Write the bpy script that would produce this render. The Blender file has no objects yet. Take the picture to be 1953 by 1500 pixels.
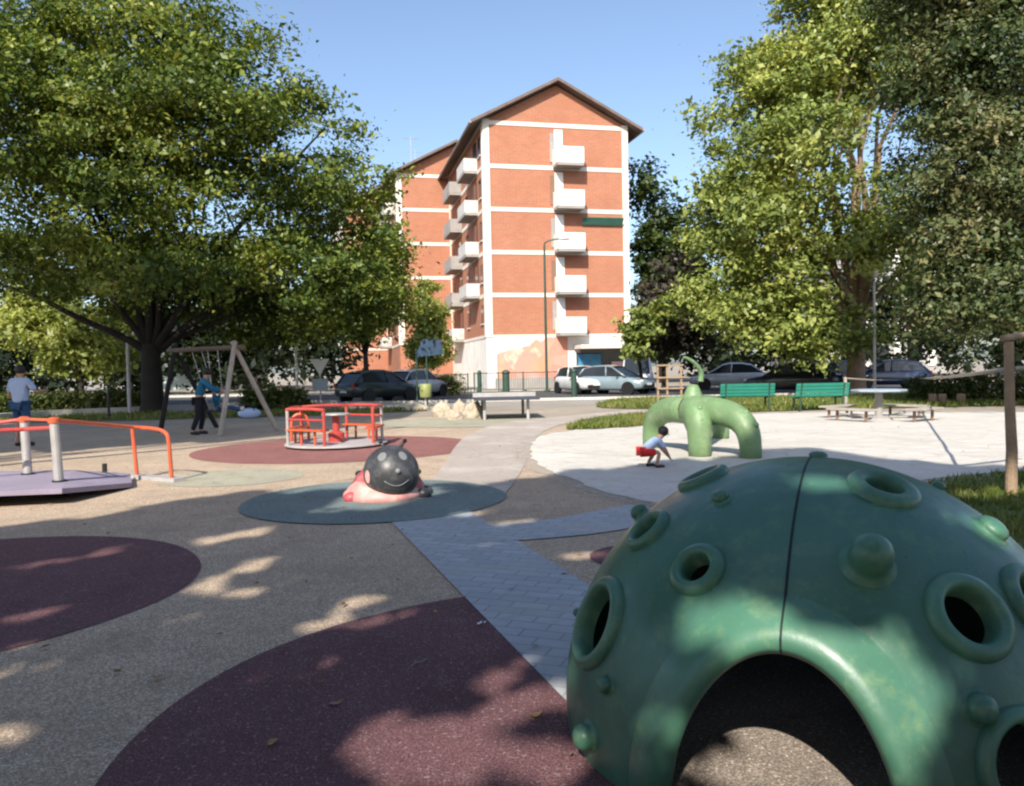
import bpy, bmesh, math, random
import numpy as np
from mathutils import Vector, Matrix
R = math.radians
PI = math.pi
random.seed(7)
SC = bpy.context.scene
COL = SC.collection

# ------------------------------------------------------------------ camera frame
F = 1520.0                    # focal length in photo pixels
CAMZ = 1.5
PITCH, ROLL = R(1.88), R(1.1)
fw = Vector((0, math.cos(PITCH), -math.sin(PITCH)))
r0 = Vector((1, 0, 0))
u0 = Vector((0, math.sin(PITCH), math.cos(PITCH)))
RT = math.cos(ROLL) * r0 - math.sin(ROLL) * u0
UP = math.sin(ROLL) * r0 + math.cos(ROLL) * u0
EYE = Vector((0, 0, CAMZ))

def ray(px, py):
    return fw + RT * ((px - 976.5) / F) + UP * ((750 - py) / F)

def gp(px, py, z=0.0):
    """photo pixel -> point on the horizontal plane z"""
    d = ray(px, py)
    t = (z - CAMZ) / d.z
    return EYE + d * t

def at(px, py, Y):
    """photo pixel -> point at world depth Y"""
    d = ray(px, py)
    return EYE + d * (Y / d.y)

# sun
SUN_EL, SUN_AZ = R(38), R(14)
LIGHT = Vector((math.sin(SUN_AZ) * math.cos(SUN_EL), math.cos(SUN_AZ) * math.cos(SUN_EL), -math.sin(SUN_EL)))
KX, KY = LIGHT.x / -LIGHT.z, LIGHT.y / -LIGHT.z

# ------------------------------------------------------------------ object helpers
def tag(o, label=None, cat=None, group=None, kind=None):
    if label: o['label'] = label
    if cat: o['category'] = cat
    if group: o['group'] = group
    if kind: o['kind'] = kind
    return o

def empty(name, loc=(0, 0, 0), rz=0.0, label=None, cat=None, group=None):
    o = bpy.data.objects.new(name, None)
    COL.objects.link(o)
    o.location = loc
    o.rotation_euler = (0, 0, rz)
    o.empty_display_size = 0.2
    return tag(o, label, cat, group)

def link_mesh(name, me, mats, parent=None, smooth=False):
    o = bpy.data.objects.new(name, me)
    COL.objects.link(o)
    for m in (mats if isinstance(mats, (list, tuple)) else [mats]):
        me.materials.append(m)
    if smooth:
        me.polygons.foreach_set('use_smooth', [True] * len(me.polygons))
    if parent: o.parent = parent
    return o

def copy_tree(o, parent=None):
    c = o.copy()
    COL.objects.link(c)
    if parent: c.parent = parent
    for ch in list(o.children):
        copy_tree(ch, c)
    return c

def frame(t):
    t = Vector(t).normalized()
    a = Vector((0, 0, 1)) if abs(t.z) < 0.95 else Vector((1, 0, 0))
    u = t.cross(a).normalized()
    return u, t.cross(u).normalized()

class MB:
    def __init__(s):
        s.v, s.f, s.mi = [], [], []
    def add(s, vs, fs, mi=0):
        o = len(s.v)
        s.v += [tuple(v) for v in vs]
        s.f += [tuple(i + o for i in f) for f in fs]
        s.mi += [mi] * len(fs)
        return s
    def box(s, c, size, rot=None, mi=0, taper=1.0):
        x, y, z = size[0] / 2, size[1] / 2, size[2] / 2
        vs = [Vector((sx * x * (taper if sz > 0 else 1), sy * y * (taper if sz > 0 else 1), sz * z)) for sz in (-1, 1) for sy in (-1, 1) for sx in (-1, 1)]
        if rot is not None: vs = [rot @ v for v in vs]
        c = Vector(c)
        return s.add([v + c for v in vs], [(0, 2, 3, 1), (4, 5, 7, 6), (0, 1, 5, 4), (2, 6, 7, 3), (0, 4, 6, 2), (1, 3, 7, 5)], mi)
    def tube(s, pts, rad, n=8, caps=True, mi=0):
        pts = [Vector(p) for p in pts]
        if not isinstance(rad, (list, tuple)): rad = [rad] * len(pts)
        vs, fs = [], []
        u = None
        for i, p in enumerate(pts):
            t = (pts[min(i + 1, len(pts) - 1)] - pts[max(i - 1, 0)]).normalized()
            if u is None: u, w = frame(t)
            else:
                u = (u - t * u.dot(t))
                u = u.normalized() if u.length > 1e-6 else frame(t)[0]
                w = t.cross(u)
            for k in range(n):
                a = 2 * PI * k / n
                vs.append(p + (u * math.cos(a) + w * math.sin(a)) * rad[i])
        for i in range(len(pts) - 1):
            for k in range(n):
                k2 = (k + 1) % n
                fs.append((i * n + k, i * n + k2, (i + 1) * n + k2, (i + 1) * n + k))
        if caps:
            fs.append(tuple(range(n - 1, -1, -1)))
            fs.append(tuple((len(pts) - 1) * n + k for k in range(n)))
        return s.add(vs, fs, mi)
    def lathe(s, prof, n=24, c=(0, 0, 0), axis=(0, 0, 1), mi=0):
        """prof: (radius, height) along axis"""
        axis = Vector(axis).normalized()
        u, w = frame(axis)
        c = Vector(c)
        vs, fs = [], []
        for r, h in prof:
            for k in range(n):
                a = 2 * PI * k / n
                vs.append(c + axis * h + (u * math.cos(a) + w * math.sin(a)) * r)
        for i in range(len(prof) - 1):
            for k in range(n):
                k2 = (k + 1) % n
                fs.append((i * n + k, i * n + k2, (i + 1) * n + k2, (i + 1) * n + k))
        if prof[0][0] > 1e-4: fs.append(tuple(range(n - 1, -1, -1)))
        if prof[-1][0] > 1e-4: fs.append(tuple((len(prof) - 1) * n + k for k in range(n)))
        return s.add(vs, fs, mi)
    def prism(s, poly, z0, z1, mi=0):
        n = len(poly)
        vs = [(p[0], p[1], z0) for p in poly] + [(p[0], p[1], z1) for p in poly]
        fs = [tuple(range(n - 1, -1, -1)), tuple(range(n, 2 * n))]
        fs += [(i, (i + 1) % n, n + (i + 1) % n, n + i) for i in range(n)]
        return s.add(vs, fs, mi)
    def ball(s, c, r, n=14, m=9, rot=None, mi=0):
        if not isinstance(r, (list, tuple)): r = (r, r, r)
        vs, fs = [], []
        for i in range(m + 1):
            th = PI * i / m
            for k in range(n):
                a = 2 * PI * k / n
                v = Vector((r[0] * math.sin(th) * math.cos(a), r[1] * math.sin(th) * math.sin(a), r[2] * math.cos(th)))
                if rot is not None: v = rot @ v
                vs.append(v + Vector(c))
        for i in range(m):
            for k in range(n):
                k2 = (k + 1) % n
                fs.append((i * n + k, (i + 1) * n + k, (i + 1) * n + k2, i * n + k2))
        return s.add(vs, fs, mi)
    def build(s, name, mat, parent=None, smooth=False, bevel=0.0, weld=False):
        me = bpy.data.meshes.new(name)
        me.from_pydata(s.v, [], s.f)
        bm = bmesh.new(); bm.from_mesh(me)
        if len(bm.faces) == len(s.mi):
            bm.faces.ensure_lookup_table()
            for f, i in zip(bm.faces, s.mi): f.material_index = i
        if weld or smooth: bmesh.ops.remove_doubles(bm, verts=bm.verts, dist=1e-5)
        if bevel > 0:
            bmesh.ops.remove_doubles(bm, verts=bm.verts, dist=1e-5)
            bmesh.ops.bevel(bm, geom=bm.edges[:], offset=bevel, segments=2, affect='EDGES', clamp_overlap=True)
        bmesh.ops.recalc_face_normals(bm, faces=bm.faces)
        bm.to_mesh(me); bm.free()
        return link_mesh(name, me, mat, parent, smooth)

# ------------------------------------------------------------------ materials
def nodes(name):
    m = bpy.data.materials.new(name)
    m.use_nodes = True
    nt = m.node_tree
    b = nt.nodes['Principled BSDF']
    return m, nt, b

def N(nt, typ, **kw):
    n = nt.nodes.new(typ)
    for k, v in kw.items():
        if k.startswith('i_'): n.inputs[k[2:].replace('_', ' ')].default_value = v
        else: setattr(n, k, v)
    return n

def mixrgb(nt, fac, a, b, mode='MIX'):
    n = nt.nodes.new('ShaderNodeMixRGB'); n.blend_type = mode
    for s, v in ((0, fac), (1, a), (2, b)):
        if hasattr(v, 'is_output'): nt.links.new(v, n.inputs[s])
        else: n.inputs[s].default_value = v if s == 0 else (*v[:3], 1)
    return n.outputs[0]

def noise(nt, scale, detail=4, rough=0.55, lo=0.35, hi=0.65, coord='Object'):
    tc = N(nt, 'ShaderNodeTexCoord')
    n = N(nt, 'ShaderNodeTexNoise'); n.inputs['Scale'].default_value = scale
    n.inputs['Detail'].default_value = detail; n.inputs['Roughness'].default_value = rough
    nt.links.new(tc.outputs[coord], n.inputs['Vector'])
    mr = N(nt, 'ShaderNodeMapRange'); mr.inputs[1].default_value = lo; mr.inputs[2].default_value = hi
    nt.links.new(n.outputs['Fac'], mr.inputs[0])
    return mr.outputs[0]

def bump(nt, b, h, strength=0.3, dist=0.01):
    n = N(nt, 'ShaderNodeBump'); n.inputs['Strength'].default_value = strength; n.inputs['Distance'].default_value = dist
    nt.links.new(h, n.inputs['Height']); nt.links.new(n.outputs[0], b.inputs['Normal'])

def sc(c, k): return tuple(min(1, x * k) for x in c[:3])

def mat(name, c, rough=0.6, var=0.25, scale=3.0, bumps=0.0, bscale=60, metal=0.0, spec=0.5, dirt=None):
    """paint/plastic/stone: base colour with large and fine variation"""
    m, nt, b = nodes(name)
    col = mixrgb(nt, noise(nt, scale), sc(c, 1 - var), sc(c, 1 + var * 0.6))
    col = mixrgb(nt, noise(nt, scale * 9, 5), sc(c, 1 - var * .6), col)
    if dirt: col = mixrgb(nt, noise(nt, scale * 1.7, 6, .65, .5, .75), col, dirt)
    nt.links.new(col, b.inputs['Base Color'])
    b.inputs['Roughness'].default_value = rough
    b.inputs['Metallic'].default_value = metal
    b.inputs['Specular IOR Level'].default_value = spec
    if bumps: bump(nt, b, noise(nt, bscale, 5, .6, .2, .8), bumps, 0.01)
    return m

def rubber(name, c, speck=None):
    m, nt, b = nodes(name)
    speck = speck or sc(c, 1.9)
    big = noise(nt, 0.55, 5, .6, .3, .7)
    col = mixrgb(nt, big, sc(c, 0.78), sc(c, 1.18))
    col = mixrgb(nt, noise(nt, 1.9, 8, .7, .48, .70), col, sc(c, .66))
    col = mixrgb(nt, noise(nt, 6.5, 7, .7, .58, .74), col, sc(speck, .9))
    g = noise(nt, 105, 3, .6, .42, .60)
    col = mixrgb(nt, g, sc(c, 0.42), col)
    col = mixrgb(nt, noise(nt, 70, 2, .5, .62, .7), col, speck)
    nt.links.new(col, b.inputs['Base Color'])
    b.inputs['Roughness'].default_value = 0.9
    b.inputs['Specular IOR Level'].default_value = 0.25
    bump(nt, b, noise(nt, 120, 3, .6, .2, .8), 0.5, 0.006)
    return m

def leaf_mat(name, cols, trans=0.35, clump=0.25, shade=1.0):
    m = bpy.data.materials.new(name); m.use_nodes = True
    nt = m.node_tree; nt.nodes.clear()
    geo = N(nt, 'ShaderNodeNewGeometry')
    ramp = N(nt, 'ShaderNodeValToRGB')
    cr = ramp.color_ramp
    cr.elements[0].color = (*sc(cols[0], shade), 1); cr.elements[1].color = (*sc(cols[-1], shade), 1)
    for i, c in enumerate(cols[1:-1]):
        e = cr.elements.new((i + 1) / (len(cols) - 1)); e.color = (*sc(c, shade), 1)
    nz = noise(nt, clump, 3, .6, .3, .7)
    ad = N(nt, 'ShaderNodeMath', operation='MULTIPLY_ADD'); ad.inputs[1].default_value = 0.5
    mul = N(nt, 'ShaderNodeMath', operation='MULTIPLY'); mul.inputs[1].default_value = 0.5
    nt.links.new(geo.outputs['Random Per Island'], ad.inputs[0])
    nt.links.new(nz, mul.inputs[0]); nt.links.new(mul.outputs[0], ad.inputs[2])
    nt.links.new(ad.outputs[0], ramp.inputs[0])
    d = N(nt, 'ShaderNodeBsdfDiffuse'); t = N(nt, 'ShaderNodeBsdfTranslucent'); g = N(nt, 'ShaderNodeBsdfGlossy')
    g.inputs['Roughness'].default_value = 0.45; g.inputs['Color'].default_value = (.9, .95, 1, 1)
    nt.links.new(ramp.outputs[0], d.inputs[0])
    tcol = mixrgb(nt, 1.0, ramp.outputs[0], (1.25, 1.2, .55), 'MULTIPLY')
    nt.links.new(tcol, t.inputs[0])
    mx = N(nt, 'ShaderNodeMixShader'); mx.inputs[0].default_value = trans
    nt.links.new(d.outputs[0], mx.inputs[1]); nt.links.new(t.outputs[0], mx.inputs[2])
    mx2 = N(nt, 'ShaderNodeMixShader'); mx2.inputs[0].default_value = 0.02
    nt.links.new(mx.outputs[0], mx2.inputs[1]); nt.links.new(g.outputs[0], mx2.inputs[2])
    out = N(nt, 'ShaderNodeOutputMaterial'); nt.links.new(mx2.outputs[0], out.inputs[0])
    return m

def brick_mat(name, c1, c2, mortar, scale=1.0, rotz=0.0, bw=.5, bh=.25, ms=.02, rough=.85, wall=False, off=.5, stain=None):
    m, nt, b = nodes(name)
    tc = N(nt, 'ShaderNodeTexCoord'); mp = N(nt, 'ShaderNodeMapping')
    mp.inputs['Rotation'].default_value = (0, 0, rotz)
    nt.links.new(tc.outputs['Object'], mp.inputs[0])
    br = N(nt, 'ShaderNodeTexBrick'); br.offset = off
    if wall:   # wall bricks: (x + y) along the wall, z up
        sx = N(nt, 'ShaderNodeSeparateXYZ'); cx = N(nt, 'ShaderNodeCombineXYZ')
        nt.links.new(mp.outputs[0], sx.inputs[0])
        a = N(nt, 'ShaderNodeMath', operation='ADD')
        nt.links.new(sx.outputs[0], a.inputs[0]); nt.links.new(sx.outputs[1], a.inputs[1])
        nt.links.new(a.outputs[0], cx.inputs[0]); nt.links.new(sx.outputs[2], cx.inputs[1])
        nt.links.new(cx.outputs[0], br.inputs['Vector'])
    else:
        nt.links.new(mp.outputs[0], br.inputs['Vector'])
    for k, v in (('Color1', c1), ('Color2', c2), ('Mortar', mortar)): br.inputs[k].default_value = (*v, 1)
    br.inputs['Scale'].default_value = scale; br.inputs['Brick Width'].default_value = bw; br.inputs['Row Height'].default_value = bh
    br.inputs['Mortar Size'].default_value = ms; br.inputs['Bias'].default_value = 0.0
    col = mixrgb(nt, noise(nt, .45, 6, .65, .3, .7), br.outputs[0], sc(c2, .72))
    col2 = mixrgb(nt, 0.5, br.outputs[0], col)
    col2 = mixrgb(nt, noise(nt, 9, 4, .6, .45, .75), col2, sc(c1, 0.7))
    if stain: col2 = mixrgb(nt, noise(nt, .8, 6, .6, .5, .75), col2, stain)
    nt.links.new(col2, b.inputs['Base Color']); b.inputs['Roughness'].default_value = rough
    bump(nt, b, br.outputs['Fac'], -0.5, 0.006)
    return m

M = {}
M['ground'] = mat('ground_earth', (.34, .29, .23), .95, .25, .3, .3, 30)
M['rubber'] = rubber('beige_rubber', (.62, .475, .345), (.80, .68, .54))
M['maroon'] = rubber('maroon_rubber', (.205, .100, .108), (.31, .21, .21))
M['rose'] = rubber('rose_rubber', (.36, .155, .14), (.5, .3, .27))
M['teal'] = rubber('teal_rubber', (.235, .30, .295), (.36, .42, .41))
M['sage'] = rubber('sage_rubber', (.52, .49, .37), (.45, .48, .4))
def sand_mat():
    m, nt, b = nodes('pale_sand')
    col = mixrgb(nt, noise(nt, .6, 6, .6, .3, .7), (.50, .47, .42), (.60, .575, .53))
    col = mixrgb(nt, noise(nt, 3.2, 6, .65, .55, .72), col, (.45, .405, .35))
    col = mixrgb(nt, noise(nt, 60, 3, .6, .55, .7), col, (.42, .38, .33))
    nt.links.new(col, b.inputs['Base Color']); b.inputs['Roughness'].default_value = .95; b.inputs['Specular IOR Level'].default_value = .2
    tc = N(nt, 'ShaderNodeTexCoord'); v = N(nt, 'ShaderNodeTexVoronoi', feature='SMOOTH_F1'); v.inputs['Scale'].default_value = 3.2; v.inputs['Smoothness'].default_value = .6
    nt.links.new(tc.outputs['Object'], v.inputs['Vector'])
    ad = N(nt, 'ShaderNodeMath', operation='MULTIPLY_ADD'); ad.inputs[1].default_value = .6
    nt.links.new(noise(nt, 9, 6, .65, .2, .8), ad.inputs[0]); nt.links.new(v.outputs['Distance'], ad.inputs[2])
    bump(nt, b, ad.outputs[0], .8, .035)
    return m
M['sand'] = sand_mat()
M['asphalt'] = mat('asphalt', (.07, .07, .072), .9, .25, .8, .3, 90)
M['pave'] = brick_mat('pavement_slabs', (.36, .34, .31), (.30, .285, .265), (.2, .19, .17), 1.0, 0, .8, .4, .012)
M['paver'] = brick_mat('grey_pavers', (.45, .475, .50), (.35, .375, .40), (.23, .245, .26), 1.0, R(21), .24, .12, .007, stain=(.40, .38, .35))
M['turf'] = mat('turf_soil', (.13, .15, .045), .95, .4, .8, .6, 40, dirt=(.25, .2, .11))
M['kerb'] = mat('kerb_stone', (.55, .52, .47), .9, .25, 1.2, .3, 40)
M['brick'] = brick_mat('red_brick', (.45, .175, .095), (.39, .142, .076), (.37, .24, .17), 1.0, 0, .5, .16, .018, wall=True)
M['band'] = mat('cream_render', (.70, .64, .56), .85, .12, .4)
M['white'] = mat('white_render', (.78, .75, .70), .85, .12, .5, dirt=(.6, .56, .5))
M['balc'] = mat('white_balcony_panel', (.80, .78, .74), .6, .06, .5)
M['balcshade'] = mat('shaded_white_panel', (.58, .56, .53), .7, .12, .8, dirt=(.42, .38, .34))  # white side balcony panels, greyed: their shade is put into the colour
M['roof'] = mat('brown_roof_tile', (.17, .13, .11), .9, .3, 1.5)
M['darkglass'] = mat('dark_glass', (.03, .035, .04), .12, .3, 1.0)
M['shutter'] = mat('brown_shutter', (.22, .13, .09), .7, .2, 1.0)
M['greenawn'] = mat('green_awning', (.05, .17, .13), .8, .25, 1.5)
M['conc'] = mat('concrete', (.33, .31, .29), .9, .2, 1.0)
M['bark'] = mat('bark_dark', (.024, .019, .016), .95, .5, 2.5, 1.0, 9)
M['barkp'] = mat('bark_plane', (.32, .21, .14), .9, .5, 1.6, .8, 7, dirt=(.16, .11, .08))
M['wood'] = mat('weathered_timber', (.36, .25, .16), .85, .3, 5, .6, 30, dirt=(.22, .16, .11))
M['darktop'] = mat('dark_table_top', (.04, .05, .07), .6, .2, 3)
M['darkwood'] = mat('dark_timber', (.16, .115, .08), .9, .3, 5, .5, 30)
M['greywood'] = mat('grey_timber', (.42, .37, .31), .85, .3, 5, .5, 30)
M['red'] = mat('red_paint', (.48, .06, .05), .45, .25, 4, dirt=(.35, .10, .06))
M['orange'] = mat('orange_paint', (.58, .11, .045), .42, .22, 5, dirt=(.42, .13, .07))
M['galv'] = mat('galvanised_steel', (.48, .46, .44), .5, .2, 6, metal=.4)
M['lilac'] = mat('lilac_rubber', (.29, .25, .325), .9, .2, 2, .4, 90)
M['black'] = mat('black_plastic', (.012, .012, .013), .5, .2, 3)
M['greyplate'] = mat('pale_plate', (.42, .40, .40), .6, .2, 4)
M['benchg'] = mat('bench_green', (.02, .22, .155), .55, .2, 3)
M['darkg'] = mat('dark_green_metal', (.03, .07, .05), .5, .25, 3)
M['bluesign'] = mat('blue_board', (.018, .05, .10), .5, .3, 3)
M['bluetop'] = mat('blue_grey_top', (.34, .40, .46), .6, .15, 3)
M['climber'] = mat('pale_green_plastic', (.165, .275, .125), .5, .3, 2.2, .15, 25, dirt=(.27, .33, .19))
def worn_plastic(name, c, worn, grime):
    m, nt, b = nodes(name)
    tc = N(nt, 'ShaderNodeTexCoord')
    col = mixrgb(nt, noise(nt, 2.2, 6, .6, .3, .7), sc(c, .72), sc(c, 1.12))
    col = mixrgb(nt, noise(nt, 9, 6, .7, .52, .72), col, worn)
    mp = N(nt, 'ShaderNodeMapping'); mp.inputs['Scale'].default_value = (60, 60, 5); mp.inputs['Rotation'].default_value = (.4, .3, .2)
    nt.links.new(tc.outputs['Object'], mp.inputs[0])
    n2 = N(nt, 'ShaderNodeTexNoise'); n2.inputs['Scale'].default_value = 1.0; n2.inputs['Detail'].default_value = 3
    nt.links.new(mp.outputs[0], n2.inputs['Vector'])
    mr = N(nt, 'ShaderNodeMapRange'); mr.inputs[1].default_value = .64; mr.inputs[2].default_value = .72; mr.inputs[4].default_value = .55
    nt.links.new(n2.outputs['Fac'], mr.inputs[0])
    col = mixrgb(nt, mr.outputs[0], col, worn)
    # grime gathers towards the ground
    s_ = N(nt, 'ShaderNodeSeparateXYZ'); nt.links.new(tc.outputs['Object'], s_.inputs[0])
    g = N(nt, 'ShaderNodeMapRange'); g.inputs[1].default_value = .75; g.inputs[2].default_value = .05; g.inputs[4].default_value = .8
    nt.links.new(s_.outputs[2], g.inputs[0])
    gm = N(nt, 'ShaderNodeMath', operation='MULTIPLY'); nt.links.new(g.outputs[0], gm.inputs[0]); nt.links.new(noise(nt, 3.5, 6, .65, .3, .7), gm.inputs[1])
    col = mixrgb(nt, gm.outputs[0], col, grime)
    nt.links.new(col, b.inputs['Base Color'])
    rr = N(nt, 'ShaderNodeMapRange'); rr.inputs[3].default_value = .26; rr.inputs[4].default_value = .5
    nt.links.new(noise(nt, 5, 6, .6, .3, .7), rr.inputs[0]); nt.links.new(rr.outputs[0], b.inputs['Roughness'])
    bump(nt, b, noise(nt, 14, 5, .6, .2, .8), .12, .01)
    return m
M['dome'] = worn_plastic('green_plastic', (.062, .172, .118), (.125, .225, .13), (.028, .05, .038))
M['domerim'] = worn_plastic('green_plastic_rim', (.074, .200, .132), (.15, .26, .14), (.032, .058, .042))
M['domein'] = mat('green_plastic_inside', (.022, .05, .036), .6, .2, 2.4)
M['seam'] = mat('seam_dark', (.012, .02, .018), .7, .2, 3)
M['bug'] = mat('black_faded_plastic', (.05, .052, .056), .42, .4, 6, .08, 40, dirt=(.12, .12, .12))
M['bugred'] = mat('faded_red_plastic', (.50, .10, .11), .5, .3, 3, dirt=(.62, .33, .30))
M['bugpale'] = mat('faded_pink_plastic', (.66, .30, .27), .5, .2, 3, dirt=(.74, .52, .44))
M['whitepaint'] = mat('white_paint', (.78, .78, .76), .5, .1, 5)
M['greyeye'] = mat('grey_paint', (.21, .215, .22), .5, .25, 5)
M['rock'] = mat('cream_stone', (.47, .40, .30), .9, .25, 2.5, .8, 8)
M['skin'] = mat('skin', (.46, .26, .18), .55, .12, 8)
M['hair'] = mat('dark_hair', (.018, .013, .01), .6, .3, 30)
M['ltblue'] = mat('pale_blue_cloth', (.42, .53, .74), .9, .12, 5, .3, 30)
M['redcloth'] = mat('red_cloth', (.62, .025, .025), .9, .15, 6, .3, 40)
M['tealcloth'] = mat('teal_cloth', (.02, .16, .28), .9, .2, 5, .3, 30)
M['denim'] = mat('blue_denim', (.03, .085, .19), .9, .2, 8)
M['darkcloth'] = mat('dark_cloth', (.012, .012, .018), .9, .2, 6)
M['shoe'] = mat('dark_shoe', (.03, .03, .035), .7, .2, 6)
M['tyre'] = mat('tyre', (.018, .018, .018), .85, .2, 6)
M['rim'] = mat('alloy', (.5, .5, .5), .35, .15, 6, metal=.7)
M['lampglass'] = mat('lamp_glass', (.75, .76, .76), .15, .1, 6)
M['taillight'] = mat('tail_light', (.35, .01, .01), .2, .15, 6)
M['rope'] = mat('rope', (.36, .31, .26), .95, .25, 20)
M['binyel'] = mat('yellow_green_bin', (.26, .29, .10), .5, .15, 4)

L_T1 = leaf_mat('leaf_elm', [(.018, .036, .010), (.058, .10, .018), (.19, .23, .040), (.48, .46, .10)], .26, .35)
L_PLANE = leaf_mat('leaf_plane', [(.04, .075, .022), (.15, .20, .050), (.32, .36, .09), (.52, .49, .15)], .28, .4)
L_DARK = leaf_mat('leaf_dark', [(.014, .030, .013), (.046, .076, .026), (.13, .15, .058), (.29, .235, .12)], .2, .5)
L_BACK = leaf_mat('leaf_back', [(.018, .03, .01), (.04, .065, .016), (.08, .10, .025)], .2, .3)
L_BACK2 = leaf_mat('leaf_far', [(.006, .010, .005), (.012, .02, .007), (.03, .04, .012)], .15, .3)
L_LIGHT = leaf_mat('leaf_light', [(.13, .19, .04), (.30, .34, .085), (.46, .46, .15)], .4, .6)
L_BROWN = leaf_mat('leaf_plum', [(.020, .020, .016), (.05, .042, .03), (.09, .075, .05)], .15, .6)
L_HEDGE = leaf_mat('leaf_hedge', [(.035, .06, .015), (.09, .115, .03), (.17, .18, .06)], .2, .8)
L_SHADE = leaf_mat('leaf_shade', [(.02, .04, .012), (.04, .065, .015), (.06, .08, .02)], .08, .4)
L_GRASS = leaf_mat('grass_blade', [(.05, .095, .015), (.11, .16, .03), (.20, .21, .055), (.30, .26, .10)], .3, .7)

# ------------------------------------------------------------------ setting
def sheet(name, pts, z, m, kind='structure'):
    me = bpy.data.meshes.new(name)
    me.from_pydata([(p[0], p[1], z) for p in pts], [], [tuple(range(len(pts)))])
    bm = bmesh.new(); bm.from_mesh(me)
    bmesh.ops.triangulate(bm, faces=bm.faces)
    for f in bm.faces:
        if f.normal.z < 0: f.normal_flip()
    bm.to_mesh(me); bm.free()
    o = link_mesh(name, me, m)
    return tag(o, kind=kind)

def smooth_poly(pts, it=3, closed=True):
    for _ in range(it):
        out = []
        n = len(pts)
        for i in range(n if closed else n - 1):
            a, b = Vector(pts[i]), Vector(pts[(i + 1) % n])
            out += [a * .75 + b * .25, a * .25 + b * .75]
        if not closed: out = [Vector(pts[0])] + out + [Vector(pts[-1])]
        pts = out
    return pts

def circ(c, r, n=72, ry=None, ph=0):
    rng = random.Random(int(c[0] * 100 + c[1] * 10))
    w = [rng.uniform(-.012, .012) for _ in range(4)]
    return [(c[0] + r * math.cos(a) * (1 + w[0] * math.sin(3 * a) + w[1] * math.cos(5 * a)), c[1] + (ry or r) * math.sin(a) * (1 + w[2] * math.sin(2 * a + 1)))
            for a in (2 * PI * k / n for k in range(n))]

sheet('ground', [(-400, -200), (400, -200), (400, 500), (-400, 500)], 0, M['ground'])
# ochre play surface with organic outer edge
play = [(-26, -8), (14, -8), (14, 6), (6, 9.5), (3, 14), (1.5, 18.5), (3, 22), (-1, 25), (-8, 23.5), (-14, 21), (-22, 18), (-26, 10)]
sheet('play_surface', smooth_poly([Vector((*p, 0)) for p in play], 3), .004, M['rubber'])
# far park pavement (grey) and road
sheet('pavement', [(-60, 29.5), (60, 31.5), (60, 35), (-60, 33.5)], .004, M['pave'])
sheet('road', [(-90, 35.2), (90, 36.8), (90, 49), (-90, 49)], .004, M['asphalt'])
sheet('far_pavement', [(-90, 49.3), (90, 49.3), (90, 56), (-90, 56)], .006, M['pave'])
kb = MB()
kb.box((0, 34.6, .06), (120, .18, .12), Matrix.Rotation(R(.9), 3, 'Z'))
kb.box((0, 49.15, .06), (180, .18, .12))
tag(kb.build('kerb', M['kerb'], bevel=.015), kind='structure')
# curved grey path beyond the carousel
pp = [gp(860, 965), gp(900, 925), gp(925, 885), gp(940, 850), gp(960, 828), gp(1010, 808), gp(1120, 797), gp(1260, 785)]
def ribbon(pts, w0, w1, it=3):
    pts = smooth_poly(pts, it, False)
    L, Rr = [], []
    for i, p in enumerate(pts):
        t = (pts[min(i + 1, len(pts) - 1)] - pts[max(i - 1, 0)]).normalized()
        n = Vector((-t.y, t.x, 0))
        w = w0 + (w1 - w0) * i / (len(pts) - 1)
        L.append(p + n * w / 2); Rr.append(p - n * w / 2)
    return L + Rr[::-1]
M['palepave'] = brick_mat('pale_pavers', (.46, .39, .33), (.40, .35, .31), (.36, .31, .27), 1.0, R(10), .24, .12, .006, stain=(.52, .47, .42))
sheet('far_path', ribbon(pp, .85, 2.2), .0135, M['palepave'])
# play-surface circles
sheet('maroon_circle', circ((-4.2, 5.5), 1.87), .008, M['maroon'])
sheet('maroon_disc', circ((.62, 3.18), 2.2), .008, M['maroon'])
sheet('teal_circle', circ((-1.6, 9.15), 1.5, ry=1.5), .016, M['teal'])
sheet('rose_circle', circ((-3.35, 15.3), 2.7, ry=2.55), .008, M['rose'])
sheet('sage_circle', circ((-.9, 22.0), 3.0, ry=2.1), .012, M['sage'])
sheet('sage_ring', circ((-4.0, 11.3), 1.0, ry=.9), .008, M['sage'])
sheet('maroon_spot', circ((1.0, 6.15), .42), .008, M['maroon'])
# grey paver path in the foreground, with its branch to the sand
a, b = gp(808, 975), gp(1110, 1210)
d = (b - a).normalized()
sheet('path', [tuple(p) for p in ribbon([a - d * 1.1, a, b, b + d * 2.5], .86, .86, 2)], .012, M['paver'])
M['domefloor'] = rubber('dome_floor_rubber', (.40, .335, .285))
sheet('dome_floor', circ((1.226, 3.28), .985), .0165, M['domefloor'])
sheet('path_branch', [tuple(p) for p in ribbon([gp(905, 1022), gp(1010, 1015), gp(1120, 1003), gp(1260, 975)], .66, .9, 2)], .0145, M['paver'])

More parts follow.
